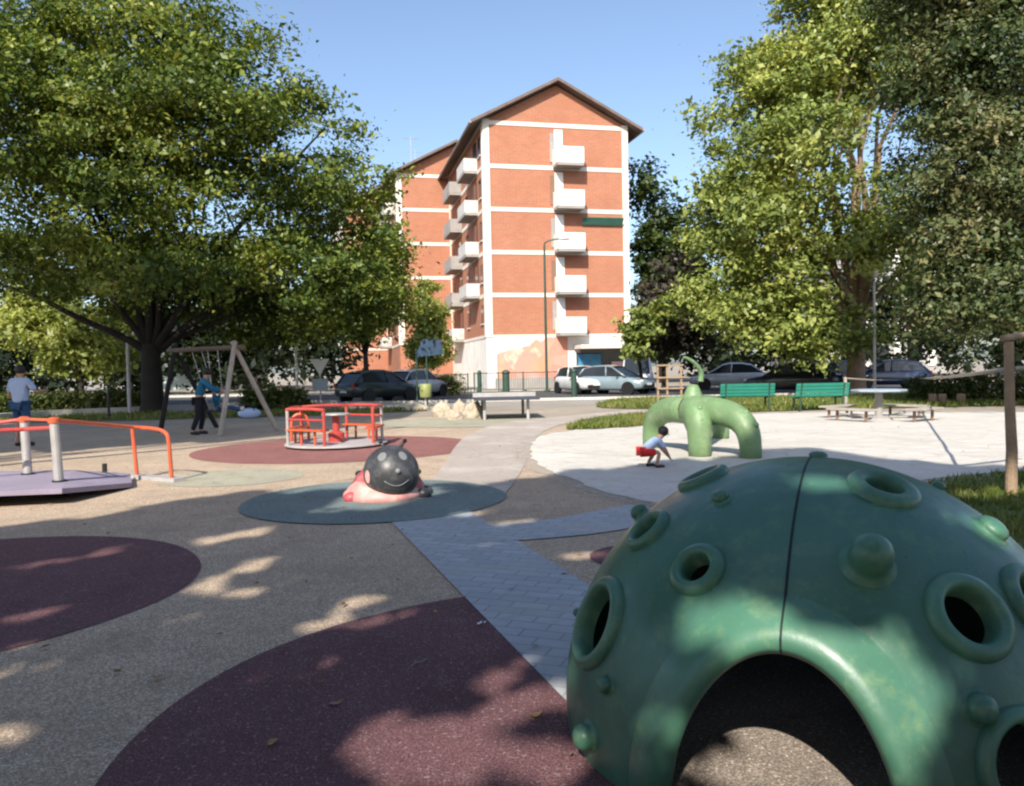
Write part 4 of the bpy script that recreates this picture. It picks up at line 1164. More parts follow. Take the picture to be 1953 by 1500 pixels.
# ------------------------------------------------------------------ rope fence posts on the right
def rope_fence():
    near = gp(1928, 946); n2 = (at(1924, 652, near.y))
    o = empty('timber_post', (near.x, near.y, 0), 0, 'tall rough timber post carrying a pale beam at the right edge', 'post')
    base = Vector((near.x, near.y, 0))
    pts = [Vector((0, 0, 0)), Vector((.01, 0, .5)), (n2 - base) * .6, n2 - base]
    MB().tube(pts, [.062, .056, .05, .047], 12).build('post', M['wood'], o)
    MB().tube([at(1912, 646, near.y) - base, at(1950, 640, near.y + .2) - base, at(2090, 628, near.y + .6) - base], .036, 10).build('beam', M['wood'], o)
    far = gp(1752, 764)
    tf = at(1750, 722, far.y)
    f2 = empty('fence_post', (far.x, far.y, 0), 0, 'short grey post holding the middle of the sagging rope', 'post', 'rope fence posts')
    MB().tube([(0, 0, 0), tf - Vector((far.x, far.y, 0))], .05, 10).build('post_shaft', M['greywood'], f2)
    MB().lathe([(.06, 0), (.055, .02), (.0001, .04)], 10, tf - Vector((far.x, far.y, 0))).build('post_cap', M['greywood'], f2)
    far3 = gp(1614, 778); t3 = at(1612, 722, far3.y)
    f3 = empty('fence_post', (far3.x, far3.y, 0), 0, 'short grey post at the rope end beside the right hand green bench', 'post', 'rope fence posts')
    MB().tube([(0, 0, 0), t3 - Vector((far3.x, far3.y, 0))], .05, 10).build('post_shaft', M['greywood'], f3)
    MB().lathe([(.06, 0), (.055, .02), (.0001, .04)], 10, t3 - Vector((far3.x, far3.y, 0))).build('post_cap', M['greywood'], f3)
    a = at(1926, 704, near.y)
    mid = [a]
    for t in (.25, .5, .75): 
        p = a.lerp(tf, t); p.z -= .04 * math.sin(PI * t); mid.append(p)
    mid.append(tf)
    for t in (.33, .66):
        p = tf.lerp(t3, t); p.z -= .06; mid.append(p)
    mid.append(t3)
    mb = MB(); mb.tube(mid, .026, 8)
    tag(mb.build('rope', M['rope']), 'long thick rope running from the tall timber post back to the bench', 'rope')
    b = a + Vector((1.4, -.2, .05))
    tag(MB().tube([a + Vector((.05, 0, 0)), b], .026, 8).build('rope', M['rope']), 'short rope end leaving the tall timber post towards the right edge', 'rope')
rope_fence()

# ------------------------------------------------------------------ picnic table in the sand
def picnic():
    c = gp(1676, 803); o = empty('picnic_table', (c.x, c.y, .02), R(22), 'round blue grey picnic table with low benches standing in the pale sand', 'picnic table')
    n = 8
    MB().lathe([(.60, .70), (.64, .715), (.64, .74), (.61, .755), (.0001, .757)], 8).build('table_top', M['bluetop'], o)
    MB().lathe([(.34, 0), (.30, .06), (.09, .12), (.09, .66), (.3, .70)], 14).build('pedestal', M['conc'], o)
    for k in range(4):
        a = PI / 2 * k + .2
        d = Vector((math.cos(a), math.sin(a), 0)); s = Vector((-d.y, d.x, 0))
        b = MB().box(d * 1.12 + Vector((0, 0, .31)), (.36, 1.15, .05), Matrix.Rotation(a, 3, 'Z')).build('bench', M['greywood'], o, bevel=.01)
        for e in (-.38, .38):
            MB().tube([d * 1.12 + s * e + Vector((0, 0, 0)), d * 1.12 + s * e + Vector((0, 0, .29))], .035, 8).build('bench_leg', M['shutter'], b)
        MB().tube([d * .3 + Vector((0, 0, .09)), d * 1.12 + Vector((0, 0, .12)), d * 1.12 + Vector((0, 0, .285))], .03, 8).build('strut', M['conc'], o)
picnic()

# ------------------------------------------------------------------ green benches
def bench(px, py, rz, label):
    c = gp(px, py); o = empty('park_bench', (c.x, c.y, 0), rz, label, 'bench', 'green benches on the grass')
    w = 1.65
    b = MB()
    for z in (.50, .60, .70, .80): b.box((0, .26 + (z - .5) * .25, z), (w, .03, .085), Matrix.Rotation(R(-14), 3, 'X'))
    s = MB()
    for y in (-.2, -.08, .04, .16): s.box((0, y, .44), (w, .10, .03))
    b.build('backrest', M['benchg'], o); s.build('seat', M['benchg'], o)
    for x in (-.66, .66):
        l = MB(); l.tube([(x, -.2, 0), (x, -.2, .42)], .03, 8); l.tube([(x, .2, 0), (x, .24, .45), (x, .36, .84)], .03, 8); l.tube([(x, -.2, .41), (x, .24, .41)], .025, 8)
        l.build('leg', M['darkg'], o)
bench(1422, 783, R(176), 'green slatted bench nearer the pale green climber')
bench(1560, 784, R(186), 'green slatted bench nearer the picnic table')

# ------------------------------------------------------------------ table tennis table
def pingpong():
    c = gp(965, 800); o = empty('table_tennis_table', (c.x, c.y, 0), R(4), 'dark outdoor table tennis table with pale legs beyond the rose circle', 'table')
    base = Vector((c.x, c.y, 0))
    MB().box((0, .6, .60), (1.85, 2.5, .06)).build('table_top', M['darktop'], o, bevel=.01)
    for x, y in ((-.62, -.25), (.62, -.25), (-.62, 1.5), (.62, 1.5)):
        MB().tube([(x, y, 0), (x, y, .57)], .045, 10).build('leg', M['sage'] if y > 0 else M['greyplate'], o)
    MB().box((0, .6, .69), (1.85, .015, .13)).build('net', M['galv'], o)
pingpong()

# ------------------------------------------------------------------ boulders
def boulder(px, py, s, seed, label):
    c = gp(px, py); rng = random.Random(seed)
    me = bpy.data.meshes.new('boulder'); bm = bmesh.new()
    bmesh.ops.create_icosphere(bm, subdivisions=5, radius=1)
    from mathutils import noise as nz
    off = Vector((seed * 3.1, seed, 0))
    for v in bm.verts:
        k = 1 + .28 * nz.noise(v.co * 1.3 + off) + .12 * nz.noise(v.co * 3 + off) + .05 * nz.noise(v.co * 8 + off)
        v.co = Vector((v.co.x * s[0] * k, v.co.y * s[1] * k, max(-.25, v.co.z) * s[2] * k + s[2] * .2))
    bm.to_mesh(me); bm.free()
    o = link_mesh('boulder', me, M['rock'], smooth=True); o.location = (c.x, c.y, 0); o.rotation_euler.z = rng.uniform(0, 6)
    return tag(o, label, 'boulder', 'cream boulders beyond the carousel')
boulder(845, 795, (.34, .3, .34), 1, 'leftmost low cream boulder of the group beyond the ladybird')
boulder(876, 792, (.2, .24, .42), 2, 'tallest upright cream boulder in the middle of the group')
boulder(868, 801, (.22, .22, .22), 3, 'small cream boulder in front of the tallest upright one')
boulder(903, 797, (.32, .3, .40), 4, 'cream boulder of the group nearest the table tennis table')
boulder(795, 784, (.5, .3, .2), 5, 'flat weathered cream boulder apart from the group beside the litter bin')

# ------------------------------------------------------------------ cars
def car_body(L, Wd, prof_low, prof_roof):
    pass
def make_car(name, label, paint, L=4.1, Wd=1.74, H=1.48, kind='hatch', group='cars parked along the street'):
    o = empty(name, (0, 0, 0), 0, label, 'car' if kind != 'van' else 'van', group)
    # stations along x: (x, z_bottom, z_belt, half width)
    hl = L / 2
    if kind == 'van':
        st = [(-hl, .45, .80, .80), (-hl + .06, .28, 1.0, .90), (-hl * .5, .24, 1.05, .95), (0, .24, 1.05, .96), (hl * .45, .24, 1.02, .95), (hl * .8, .26, .95, .92), (hl - .08, .32, .80, .85), (hl, .42, .65, .74)]
        gh = [(-hl + .05, 1.0), (-hl + .12, H - .05), (-hl * .3, H), (hl * .32, H - .02), (hl * .45, H - .12), (hl * .82, .95)]
    else:
        st = [(-hl, .46, .70, .72), (-hl + .05, .32, .86, .82), (-hl * .72, .24, .93, .93), (-hl * .3, .22, .93, .97), (.1, .22, .92, .98), (hl * .4, .22, .90, .97), (hl * .72, .24, .82, .94), (hl - .1, .30, .70, .84), (hl, .42, .60, .70)]
        if kind == 'hatch': gh = [(-hl + .10, .88), (-hl * .72, H - .12), (-hl * .45, H - .02), (-.1, H), (hl * .12, H - .06), (hl * .58, .86)]
        else: gh = [(-hl * .86, .92), (-hl * .55, H - .10), (-hl * .3, H - .01), (.0, H), (hl * .2, H - .09), (hl * .6, .86)]
    hw = Wd / 2
    vs, fs = [], []
    for x, zb, zt, k in st:
        w = hw * k
        ring = [(w * .88, zb), (w, zb + .12), (w * 1.0, (zb + zt) / 2 + .04), (w * .97, zt - .05), (w * .86, zt), (0, zt + .025), (-w * .86, zt), (-w * .97, zt - .05), (-w, (zb + zt) / 2 + .04), (-w, zb + .12), (-w * .88, zb)]
        vs += [(x, y, z) for y, z in ring]
    m = 11
    for i in range(len(st) - 1):
        for k in range(m - 1): fs.append((i * m + k, i * m + k + 1, (i + 1) * m + k + 1, (i + 1) * m + k))
        fs.append((i * m + m - 1, i * m, (i + 1) * m, (i + 1) * m + m - 1))
    fs.append(tuple(range(m))); fs.append(tuple((len(st) - 1) * m + k for k in range(m)))
    b = MB(); b.add(vs, fs)
    # roof shell (painted) as a strip over the glasshouse top
    tw = hw * .70
    g = gh[1:-1]
    rv, rfs = [], []
    for x, z in g:
        rv += [(x, tw * 1.03, z - .05), (x, tw * .92, z + .0), (x, 0, z + .025), (x, -tw * .92, z), (x, -tw * 1.03, z - .05)]
    for i in range(len(g) - 1):
        for k in range(4): rfs.append((i * 5 + k, i * 5 + k + 1, (i + 1) * 5 + k + 1, (i + 1) * 5 + k))
    b.add(rv, rfs)
    # pillars
    def lo(x):
        for (x0, _, z0, k0), (x1, _, z1, k1) in zip(st[:-1], st[1:]):
            if x0 <= x <= x1:
                t = (x - x0) / (x1 - x0); return z0 + (z1 - z0) * t, hw * (k0 + (k1 - k0) * t) * .87
        return .9, hw * .85
    for s in (-1, 1):
        for (xa, za), (xb, zb_) in ((gh[0], gh[1]), (gh[-1], gh[-2])):
            z_, w_ = lo(xa)
            b.tube([(xa, s * w_, z_ - .02), (xb, s * tw * 1.0, zb_ - .04)], .045, 6)
        z_, w_ = lo(-.05)
        b.tube([(-.05, s * (w_ + .005), z_ - .02), (-.12, s * tw * 1.02, gh[3][1] - .06 if len(gh) > 3 else H - .1)], .04, 6)
    body = b.build('body', paint, o, smooth=True)
    # glass: loft between belt and roof
    gv, gf = [], []
    for x, z in gh:
        zb_, wb = lo(max(-hl, min(hl, x)))
        xx = x
        gv += [(xx, wb * .985, min(zb_, z) - .03), (xx, min(tw, wb) * 1.0, z - .05), (xx, -min(tw, wb) * 1.0, z - .05), (xx, -wb * .985, min(zb_, z) - .03)]
    for i in range(len(gh) - 1):
        for k in range(3): gf.append((i * 4 + k, i * 4 + k + 1, (i + 1) * 4 + k + 1, (i + 1) * 4 + k))
    MB().add(gv, gf).build('window', M['darkglass'], o)
    wr = .31
    for x in (-hl * .62, hl * .63):
        for s in (-1, 1):
            w = empty('wheel', (x, s * (hw - .10), wr)); w.parent = o
            MB().lathe([(wr * .62, -.09), (wr * .95, -.09), (wr, -.05), (wr, .05), (wr * .95, .09), (wr * .62, .09)], 24, (0, 0, 0), (0, 1, 0)).build('tyre', M['tyre'], w)
            MB().lathe([(.02, .06 * s), (wr * .3, .07 * s), (wr * .6, .088 * s), (wr * .64, .05 * s)], 20, (0, 0, 0), (0, 1, 0)).build('rim', M['rim'], w)
            MB().lathe([(wr * 1.12, -.06), (wr * 1.12, .105), (wr * 1.04, .108)], 24, (x, s * (hw - .10), wr), (0, s, 0)).build('wheel_arch', M['black'], o)
    for s in (-1, 1):
        MB().ball((hl - .10, s * hw * .66, .66), (.10, .17, .075), 12, 8).build('headlight', M['lampglass'], o, smooth=True)
        MB().box((-hl + .03, s * hw * .72, .80), (.07, .16, .2)).build('tail_light', M['taillight'], o, bevel=.01)
        MB().ball((hl * .36, s * (hw + .07), .96), (.07, .09, .06), 10, 7).build('wing_mirror', M['black'], o, smooth=True)
    for s in (-1, 1):
        MB().box((s * (hl + .005), 0, .42), (.04, Wd * .62, .16)).build('bumper', M['black'], o, bevel=.01)
        MB().box((s * (hl + .03), 0, .52), (.012, .46, .10)).build('number_plate', M['whitepaint'], o)
    return o
def paint(n, c): 
    m, nt, b = nodes(n)
    nt.links.new(mixrgb(nt, noise(nt, 2, 3), sc(c, .9), sc(c, 1.08)), b.inputs['Base Color'])
    b.inputs['Roughness'].default_value = .3; b.inputs['Metallic'].default_value = .15; b.inputs['Coat Weight'].default_value = .6; b.inputs['Coat Roughness'].default_value = .08
    return m
CARS = [((722, 768), 50, 'parked_car', 'dark green estate car parked beyond the carousel', (.02, .03, .028), 'hatch', 0),
        ((795, 762), 62, 'parked_car', 'silver car half hidden behind the dark green estate car', (.4, .4, .42), 'hatch', 3.0),
        ((1172, 758), -38, 'parked_car', 'pale silver blue car parked in front of the shop canopy', (.22, .29, .32), 'hatch', 4.0),
        ((1108, 754), -70, 'parked_car', 'white car end on beside the shop poster', (.62, .63, .63), 'hatch', 2),
        ((1392, 750), 165, 'parked_car', 'white car parked behind the left green bench', (.6, .6, .62), 'saloon', 5.5),
        ((1512, 752), 158, 'parked_car', 'black car parked behind the gap between the green benches', (.016, .017, .02), 'saloon', 0),
        ((1690, 742), 170, 'parked_car', 'dark blue car parked right of the plane tree trunk', (.016, .03, .075), 'hatch', 0),
        ((1590, 745), 172, 'parked_car', 'dark grey car parked left of the plane tree trunk', (.05, .05, .055), 'saloon', 1.5)]
for (px, py), rz, nm, lb, c, kd, back in CARS:
    g = gp(px, py)
    Y = max(g.y, 37.0) + back
    v = at(px, py, Y)
    o = make_car(nm, lb, paint('car_paint', c), kind=kd, L=4.0 if kd == 'hatch' else 4.3)
    o.location = (v.x, Y, .004); o.rotation_euler.z = R(rz)
v = at(1216, 740, 46.5)
o = make_car('parked_van', 'white van parked behind the pale silver blue car', paint('car_paint', (.68, .69, .70)), L=4.8, Wd=1.95, H=2.1, kind='van')
o.location = (v.x, 46.5, .004); o.rotation_euler.z = R(-100)

# ------------------------------------------------------------------ poles, signs, railings
def pole(name, label, cat, px, py_base, d, H, r, m, head=None):
    v = at(px, py_base, d)
    o = empty(name, (v.x, d, 0), 0, label, cat)
    MB().lathe([(r * 1.8, 0), (r * 1.8, .12), (r, .16), (r, H * .5), (r * .75, H)], 12).build('pole', m, o)
    if head == 'lamp':
        MB().tube(smooth_poly([(0, 0, H - .05), (0, 0, H + .2), (.5, -.1, H + .35), (1.0, -.2, H + .36)], 2, False), r * .6, 8).build('arm', m, o)
        MB().ball((1.15, -.23, H + .34), (.34, .12, .07), 14, 8).build('lamp_head', M['galv'], o, smooth=True)
    elif head == 'post_lamp':
        MB().lathe([(.06, H), (.16, H + .05), (.2, H + .3), (.05, H + .4), (.0001, H + .42)], 14).build('lamp_head', M['lampglass'], o, smooth=True)
    elif head == 'giveway':
        t = MB(); t.add([(-.42, -.05, H), (.42, -.05, H), (0, -.05, H - .72), (-.42, -.03, H), (.42, -.03, H), (0, -.03, H - .72)], [(0, 1, 2), (3, 5, 4), (0, 3, 4, 1), (1, 4, 5, 2), (2, 5, 3, 0)])
        s = t.build('sign_plate', M['whitepaint'], o)
        MB().box((0, -.045, H - 1.1), (.7, .02, .5)).build('sign_plate', M['bluetop'], o)
    elif head == 'cap':
        MB().lathe([(r * 1.2, H), (r, H + .05), (.0001, H + .07)], 10).build('cap', m, o)
    return o
pole('street_lamp', 'tall dark street lamp standing in front of the mural wall', 'street lamp', 1043, 745, 46, 8.4, .075, M['darkg'], 'lamp')
pole('street_lamp', 'slim pale grey lamp pole right of the plane tree trunk', 'street lamp', 1668, 752, 33, 4.9, .06, M['galv'], 'post_lamp')
pole('street_lamp', 'slim grey pole in the shade of the big tree right of the swing', 'street lamp', 567, 768, 32.5, 4.2, .055, M['galv'], 'post_lamp')
pole('marker_post', 'pale grey pole left of the big black trunk', 'post', 247, 772, 29.5, 2.9, .07, M['greyplate'], 'cap')
pole('marker_post', 'thin black post in front of the clipped hedge', 'post', 208, 795, 27.0, 1.1, .045, M['black'], 'cap')
pole('road_sign', 'inverted triangle road sign seen from behind above a pale blue plate', 'road sign', 612, 768, 34.5, 2.0, .035, M['galv'], 'giveway')
# metal railing before the mural
def railing(label, p, q, H, n):
    p, q = Vector((p[0], p[1], 0)), Vector((q[0], q[1], 0)); d = q - p
    o = empty('metal_railing', p, math.atan2(d.y, d.x), label, 'railing'); L = d.length
    m = MB(); m.tube([(0, 0, H), (L, 0, H)], .03, 8); m.tube([(0, 0, .12), (L, 0, .12)], .025, 8); m.build('rail', M['darkg'], o)
    b = MB()
    for k in range(int(L / .13)): b.tube([(.06 + k * .13, 0, .12), (.06 + k * .13, 0, H)], .012, 5)
    b.build('bars', M['darkg'], o)
    for k in range(n + 1): MB().box((L * k / n, 0, H / 2 + .03), (.07, .07, H + .06)).build('post', M['darkg'], o)
railing('dark green metal railing in front of the mural wall', (at(905, 760, 48.5).x, 48.5), (at(1092, 760, 48.5).x, 48.5), 1.15, 4)
railing('dark green metal railing left of the mural wall', (at(800, 760, 49).x, 49), (at(893, 760, 48.5).x, 48.5), 1.1, 3)
for i, (px, lb) in enumerate([(917, 'slim dark green bollard at the left end of the mural railing'), (966, 'thick dark green bollard before the middle of the mural'), (1092, 'dark green bollard at the right end of the mural by the shop')]):
    v = at(px, 765, 37)
    o = empty('bollard', (v.x, 36, 0), 0, lb, 'bollard', 'dark green bollards along the kerb')
    r = (.09, .17, .13)[i]
    MB().lathe([(r * 1.15, 0), (r * 1.15, .08), (r, .1), (r, 1.22)], 14).build('shaft', M['darkg'], o)
    MB().lathe([(r * 1.12, 1.2), (r * 1.12, 1.28), (r * .6, 1.36), (.0001, 1.38)], 14).build('cap', M['darkg'], o, smooth=True)
# blue notice board on green posts
v = at(826, 770, 31.5); o = empty('notice_board', (v.x, 31.5, 0), R(4), 'blue notice board on two green posts before the conical tree', 'notice board')
for x in (-.62, -.22): MB().tube([(x, 0, 0), (x, 0, 2.3 if x < -.5 else 2.0)], .03, 8).build('post', M['darkg'], o)
bb = MB(); bb.prism([(-.62, -.06), (.42, -.06), (.42, -.02), (-.62, -.02)], 0, .01)
bb2 = MB(); bb2.add([(-.66, -.06, 1.95), (.46, -.06, 2.05), (.36, -.06, 2.62), (-.36, -.06, 2.66), (-.66, -.02, 1.95), (.46, -.02, 2.05), (.36, -.02, 2.62), (-.36, -.02, 2.66)], [(0, 1, 2, 3), (7, 6, 5, 4), (0, 4, 5, 1), (1, 5, 6, 2), (2, 6, 7, 3), (3, 7, 4, 0)])
bb2.build('board', M['bluesign'], o)
# yellow-green litter bin
v = gp(812, 776); o = empty('litter_bin', (v.x, v.y, 0), 0, 'yellow green litter bin with a pale foot beside the blue notice board posts', 'litter bin')
MB().lathe([(.19, .35), (.22, .40), (.25, .86), (.22, .90)], 18).build('bin_body', M['binyel'], o, smooth=True)
MB().lathe([(.05, 0), (.05, .36)], 10).build('stand', M['greyplate'], o)
MB().lathe([(.15, 0), (.15, .03), (.05, .04)], 14).build('base', M['greyplate'], o)
# pale timber climbing frame behind the arched climber
v = gp(1278, 772); o = empty('timber_climber', (v.x, v.y, 0), R(3), 'pale grey timber climbing frame behind the arched green climber', 'climbing frame')
for x in (-.45, -.1, .42): MB().box((x, 0, .72), (.07, .07, 1.44)).build('post', M['wood'], o, bevel=.008)
for z in (.6, 1.0, 1.45): MB().box((0, -.06, z), (1.0, .03, .06)).build('rail', M['wood'], o)
# wooden stumps on the right lawn
for i, (px, lb) in enumerate([(1779, 'leftmost short wooden stump on the grass by the hedge'), (1797, 'middle short wooden stump on the grass by the hedge'), (1833, 'short wooden stump by the hedge nearest the tall timber post')]):
    v = gp(px, 773)
    tag(MB().lathe([(.14, 0), (.13, .3), (.12, .36), (.0001, .37)], 12).build('stump', M['wood']), lb, 'stump', 'short wooden stumps by the hedge').location = (v.x, v.y, 0)
# pale blue bag lying by the kerb wall
v = gp(470, 800); o = empty('duffel_bag', (v.x, v.y + .3, 0), R(10), 'pale blue bag lying on the ground behind the swing legs', 'bag')
MB().ball((0, 0, .17), (.36, .16, .17), 18, 12).build('bag_body', M['ltblue'], o, smooth=True)
MB().tube(smooth_poly([(-.18, -.1, .25), (-.1, -.1, .42), (.1, -.1, .42), (.18, -.1, .25)], 2, False), .015, 6).build('handle', M['darkcloth'], o)

# ------------------------------------------------------------------ litter on the ground
def litter(px, py, L, seed, label, nm, m):
    p = gp(px, py); rng = random.Random(seed)
    mb = MB()
    if nm == 'twig':
        pts = [Vector((-L / 2, 0, .008)), Vector((-L * .15, .006, .014)), Vector((L * .2, -.004, .010)), Vector((L / 2, .01, .012))]
        mb.tube(pts, [.0025, .0035, .003, .002], 6); mb.tube([pts[1], pts[1] + Vector((.02, .03, .004))], [.002, .001], 5)
    else:
        n = 9; vs = [(0, 0, .012)]
        for k in range(n):
            a = 2 * PI * k / n; r = L / 2 * rng.uniform(.6, 1.1); vs.append((r * math.cos(a), r * .6 * math.sin(a), .004 + rng.uniform(0, .018)))
        mb.add(vs, [(0, 1 + k, 1 + (k + 1) % n) for k in range(n)])
    o = mb.build(nm, m); o.location = (p.x, p.y, .012); o.rotation_euler.z = rng.uniform(-.4, 1.2)
    return tag(o, label, nm.split('_')[-1])
o = litter(800, 1272, .12, 1, 'pale twig lying on the maroon disc', 'twig', M['rope']); o.rotation_euler.z = R(50)
litter(918, 1196, .055, 2, 'crumpled white scrap lying on the maroon disc', 'paper_scrap', M['whitepaint'])
DRY = mat('dry_leaf', (.36, .22, .10), .8, .3, 20)
rng = random.Random(5)
DL = [(1200, 955, 'dry leaf on the shaded sand edge near the crouching child'), (1158, 925, 'dry leaf on the pale sand left of the crouching child'), (1068, 884, 'dry leaf lying at the sunny corner of the sand'), (640, 1350, 'dry leaf on the left rim of the maroon disc'),
      (300, 1300, 'dry leaf on the beige rubber between the two maroon circles'), (1022, 1372, 'dry leaf on the maroon disc in the patch of sun'), (520, 1425, 'dry leaf on the dark lower part of the maroon disc'), (1690, 838, 'dry leaf on the sand in front of the picnic table')]
for i, (px, py, lb) in enumerate(DL): litter(px, py, .07, 10 + i, lb, 'dry_leaf', DRY)

rngl = np.random.default_rng(77)
xy = np.concatenate([np.stack([rngl.uniform(-9, 5, 420), rngl.uniform(2, 15, 420)], 1), np.stack([rngl.uniform(2, 9, 60), rngl.uniform(10, 18, 60)], 1)])
V = np.empty((len(xy), 4, 3))
for i, (x, y) in enumerate(xy):
    a = rngl.uniform(0, 6.28); l = rngl.uniform(.012, .032); w_ = l * rngl.uniform(.35, .6)
    c_, s_ = math.cos(a), math.sin(a)
    for k, (u, v_, h_) in enumerate(((-l, 0, .003), (0, w_, rngl.uniform(.004, .016)), (l, 0, rngl.uniform(.003, .012)), (0, -w_, .004))):
        V[i, k] = (x + u * c_ - v_ * s_, y + u * s_ + v_ * c_, .022 + h_ + (.05 if i >= 420 else 0))
L_DRY = leaf_mat('leaf_fallen', [(.09, .05, .02), (.26, .16, .06), (.42, .34, .16)], .1, 4)
tag(quad_mesh('leaf_litter', V.reshape(-1, 3), L_DRY), 'small fallen leaves scattered over the play surface', 'leaf litter', kind='stuff')

# ------------------------------------------------------------------ people
def skin_obj(name, joints, edges, rad, m, parent, sub=2):
    me = bpy.data.meshes.new(name)
    keys = list(joints); ix = {k: i for i, k in enumerate(keys)}
    me.from_pydata([joints[k] for k in keys], [(ix[a], ix[b]) for a, b in edges], [])
    o = bpy.data.objects.new(name, me); COL.objects.link(o)
    o.modifiers.new('s', 'SKIN'); sm = o.modifiers.new('d', 'SUBSURF'); sm.levels = sub; sm.render_levels = sub
    if not me.skin_vertices: 
        pass
    dat = me.skin_vertices[0].data
    for k in keys:
        r = rad[k]; r = r if isinstance(r, tuple) else (r, r)
        dat[ix[k]].radius = r
    dat[0].use_root = True
    dg = bpy.context.evaluated_depsgraph_get()
    new = bpy.data.meshes.new_from_object(o.evaluated_get(dg))
    bpy.data.objects.remove(o)
    return link_mesh(name, new, m, parent, smooth=True)

def head_parts(o, c, r, face, hair_m, hair_back=.0):
    """adds hair cap and a face (nose, eyes, mouth, ears) to a head at c, looking along 'face'"""
    f = Vector(face).normalized(); s = f.cross(Vector((0, 0, 1))).normalized(); u = s.cross(f)
    rot = Matrix((s, f, u)).transposed()
    c = Vector(c)
    mb = MB(); mb.ball(c + u * r * .22 - f * r * .22, (r * 1.02, r * 1.08, r * 1.06), 18, 12, rot)
    mb.build('hair', hair_m, o, smooth=True)
    e = MB()
    for k in (-1, 1): e.ball(c + f * r * .98 + s * k * r * .36 + u * r * .02, r * .13, 8, 6)
    e.build('eyes', M['black'], o, smooth=True)
    MB().ball(c + f * r * 1.0 - u * r * .5, (r * .3, r * .08, r * .06), 8, 6, rot).build('mouth', M['redcloth'], o, smooth=True)

def hand(J, E, Rd, side, wrist, dirv, palmn, s=1.0, curl=.4):
    w = Vector(wrist); d = Vector(dirv).normalized(); n = Vector(palmn); n = (n - d * n.dot(d)).normalized(); b = d.cross(n)
    pk = side + '_palm'
    J[pk] = w + d * .055 * s; Rd[pk] = (.03 * s, .016 * s); E.append((side + '_wrist', pk))
    for i, (o_, L) in enumerate(((-.028, .060), (-.010, .074), (.010, .070), (.027, .055))):
        k1, k2, k3 = f'{side}_f{i}a', f'{side}_f{i}b', f'{side}_f{i}c'
        J[k1] = w + d * .092 * s + b * o_ * s; J[k2] = J[k1] + (d * math.cos(curl) + n * math.sin(curl)) * L * .55 * s; J[k3] = J[k2] + (d * math.cos(curl * 2.2) + n * math.sin(curl * 2.2)) * L * .45 * s
        for k in (k1, k2, k3): Rd[k] = .0085 * s
        E += [(pk, k1), (k1, k2), (k2, k3)]
    k1, k2 = side + '_t1', side + '_t2'
    J[k1] = w + d * .05 * s - b * .04 * s + n * .012 * s; J[k2] = J[k1] + (d * .75 - b * .5 + n * .3).normalized() * .045 * s
    Rd[k1] = .011 * s; Rd[k2] = .009 * s; E += [(pk, k1), (k1, k2)]

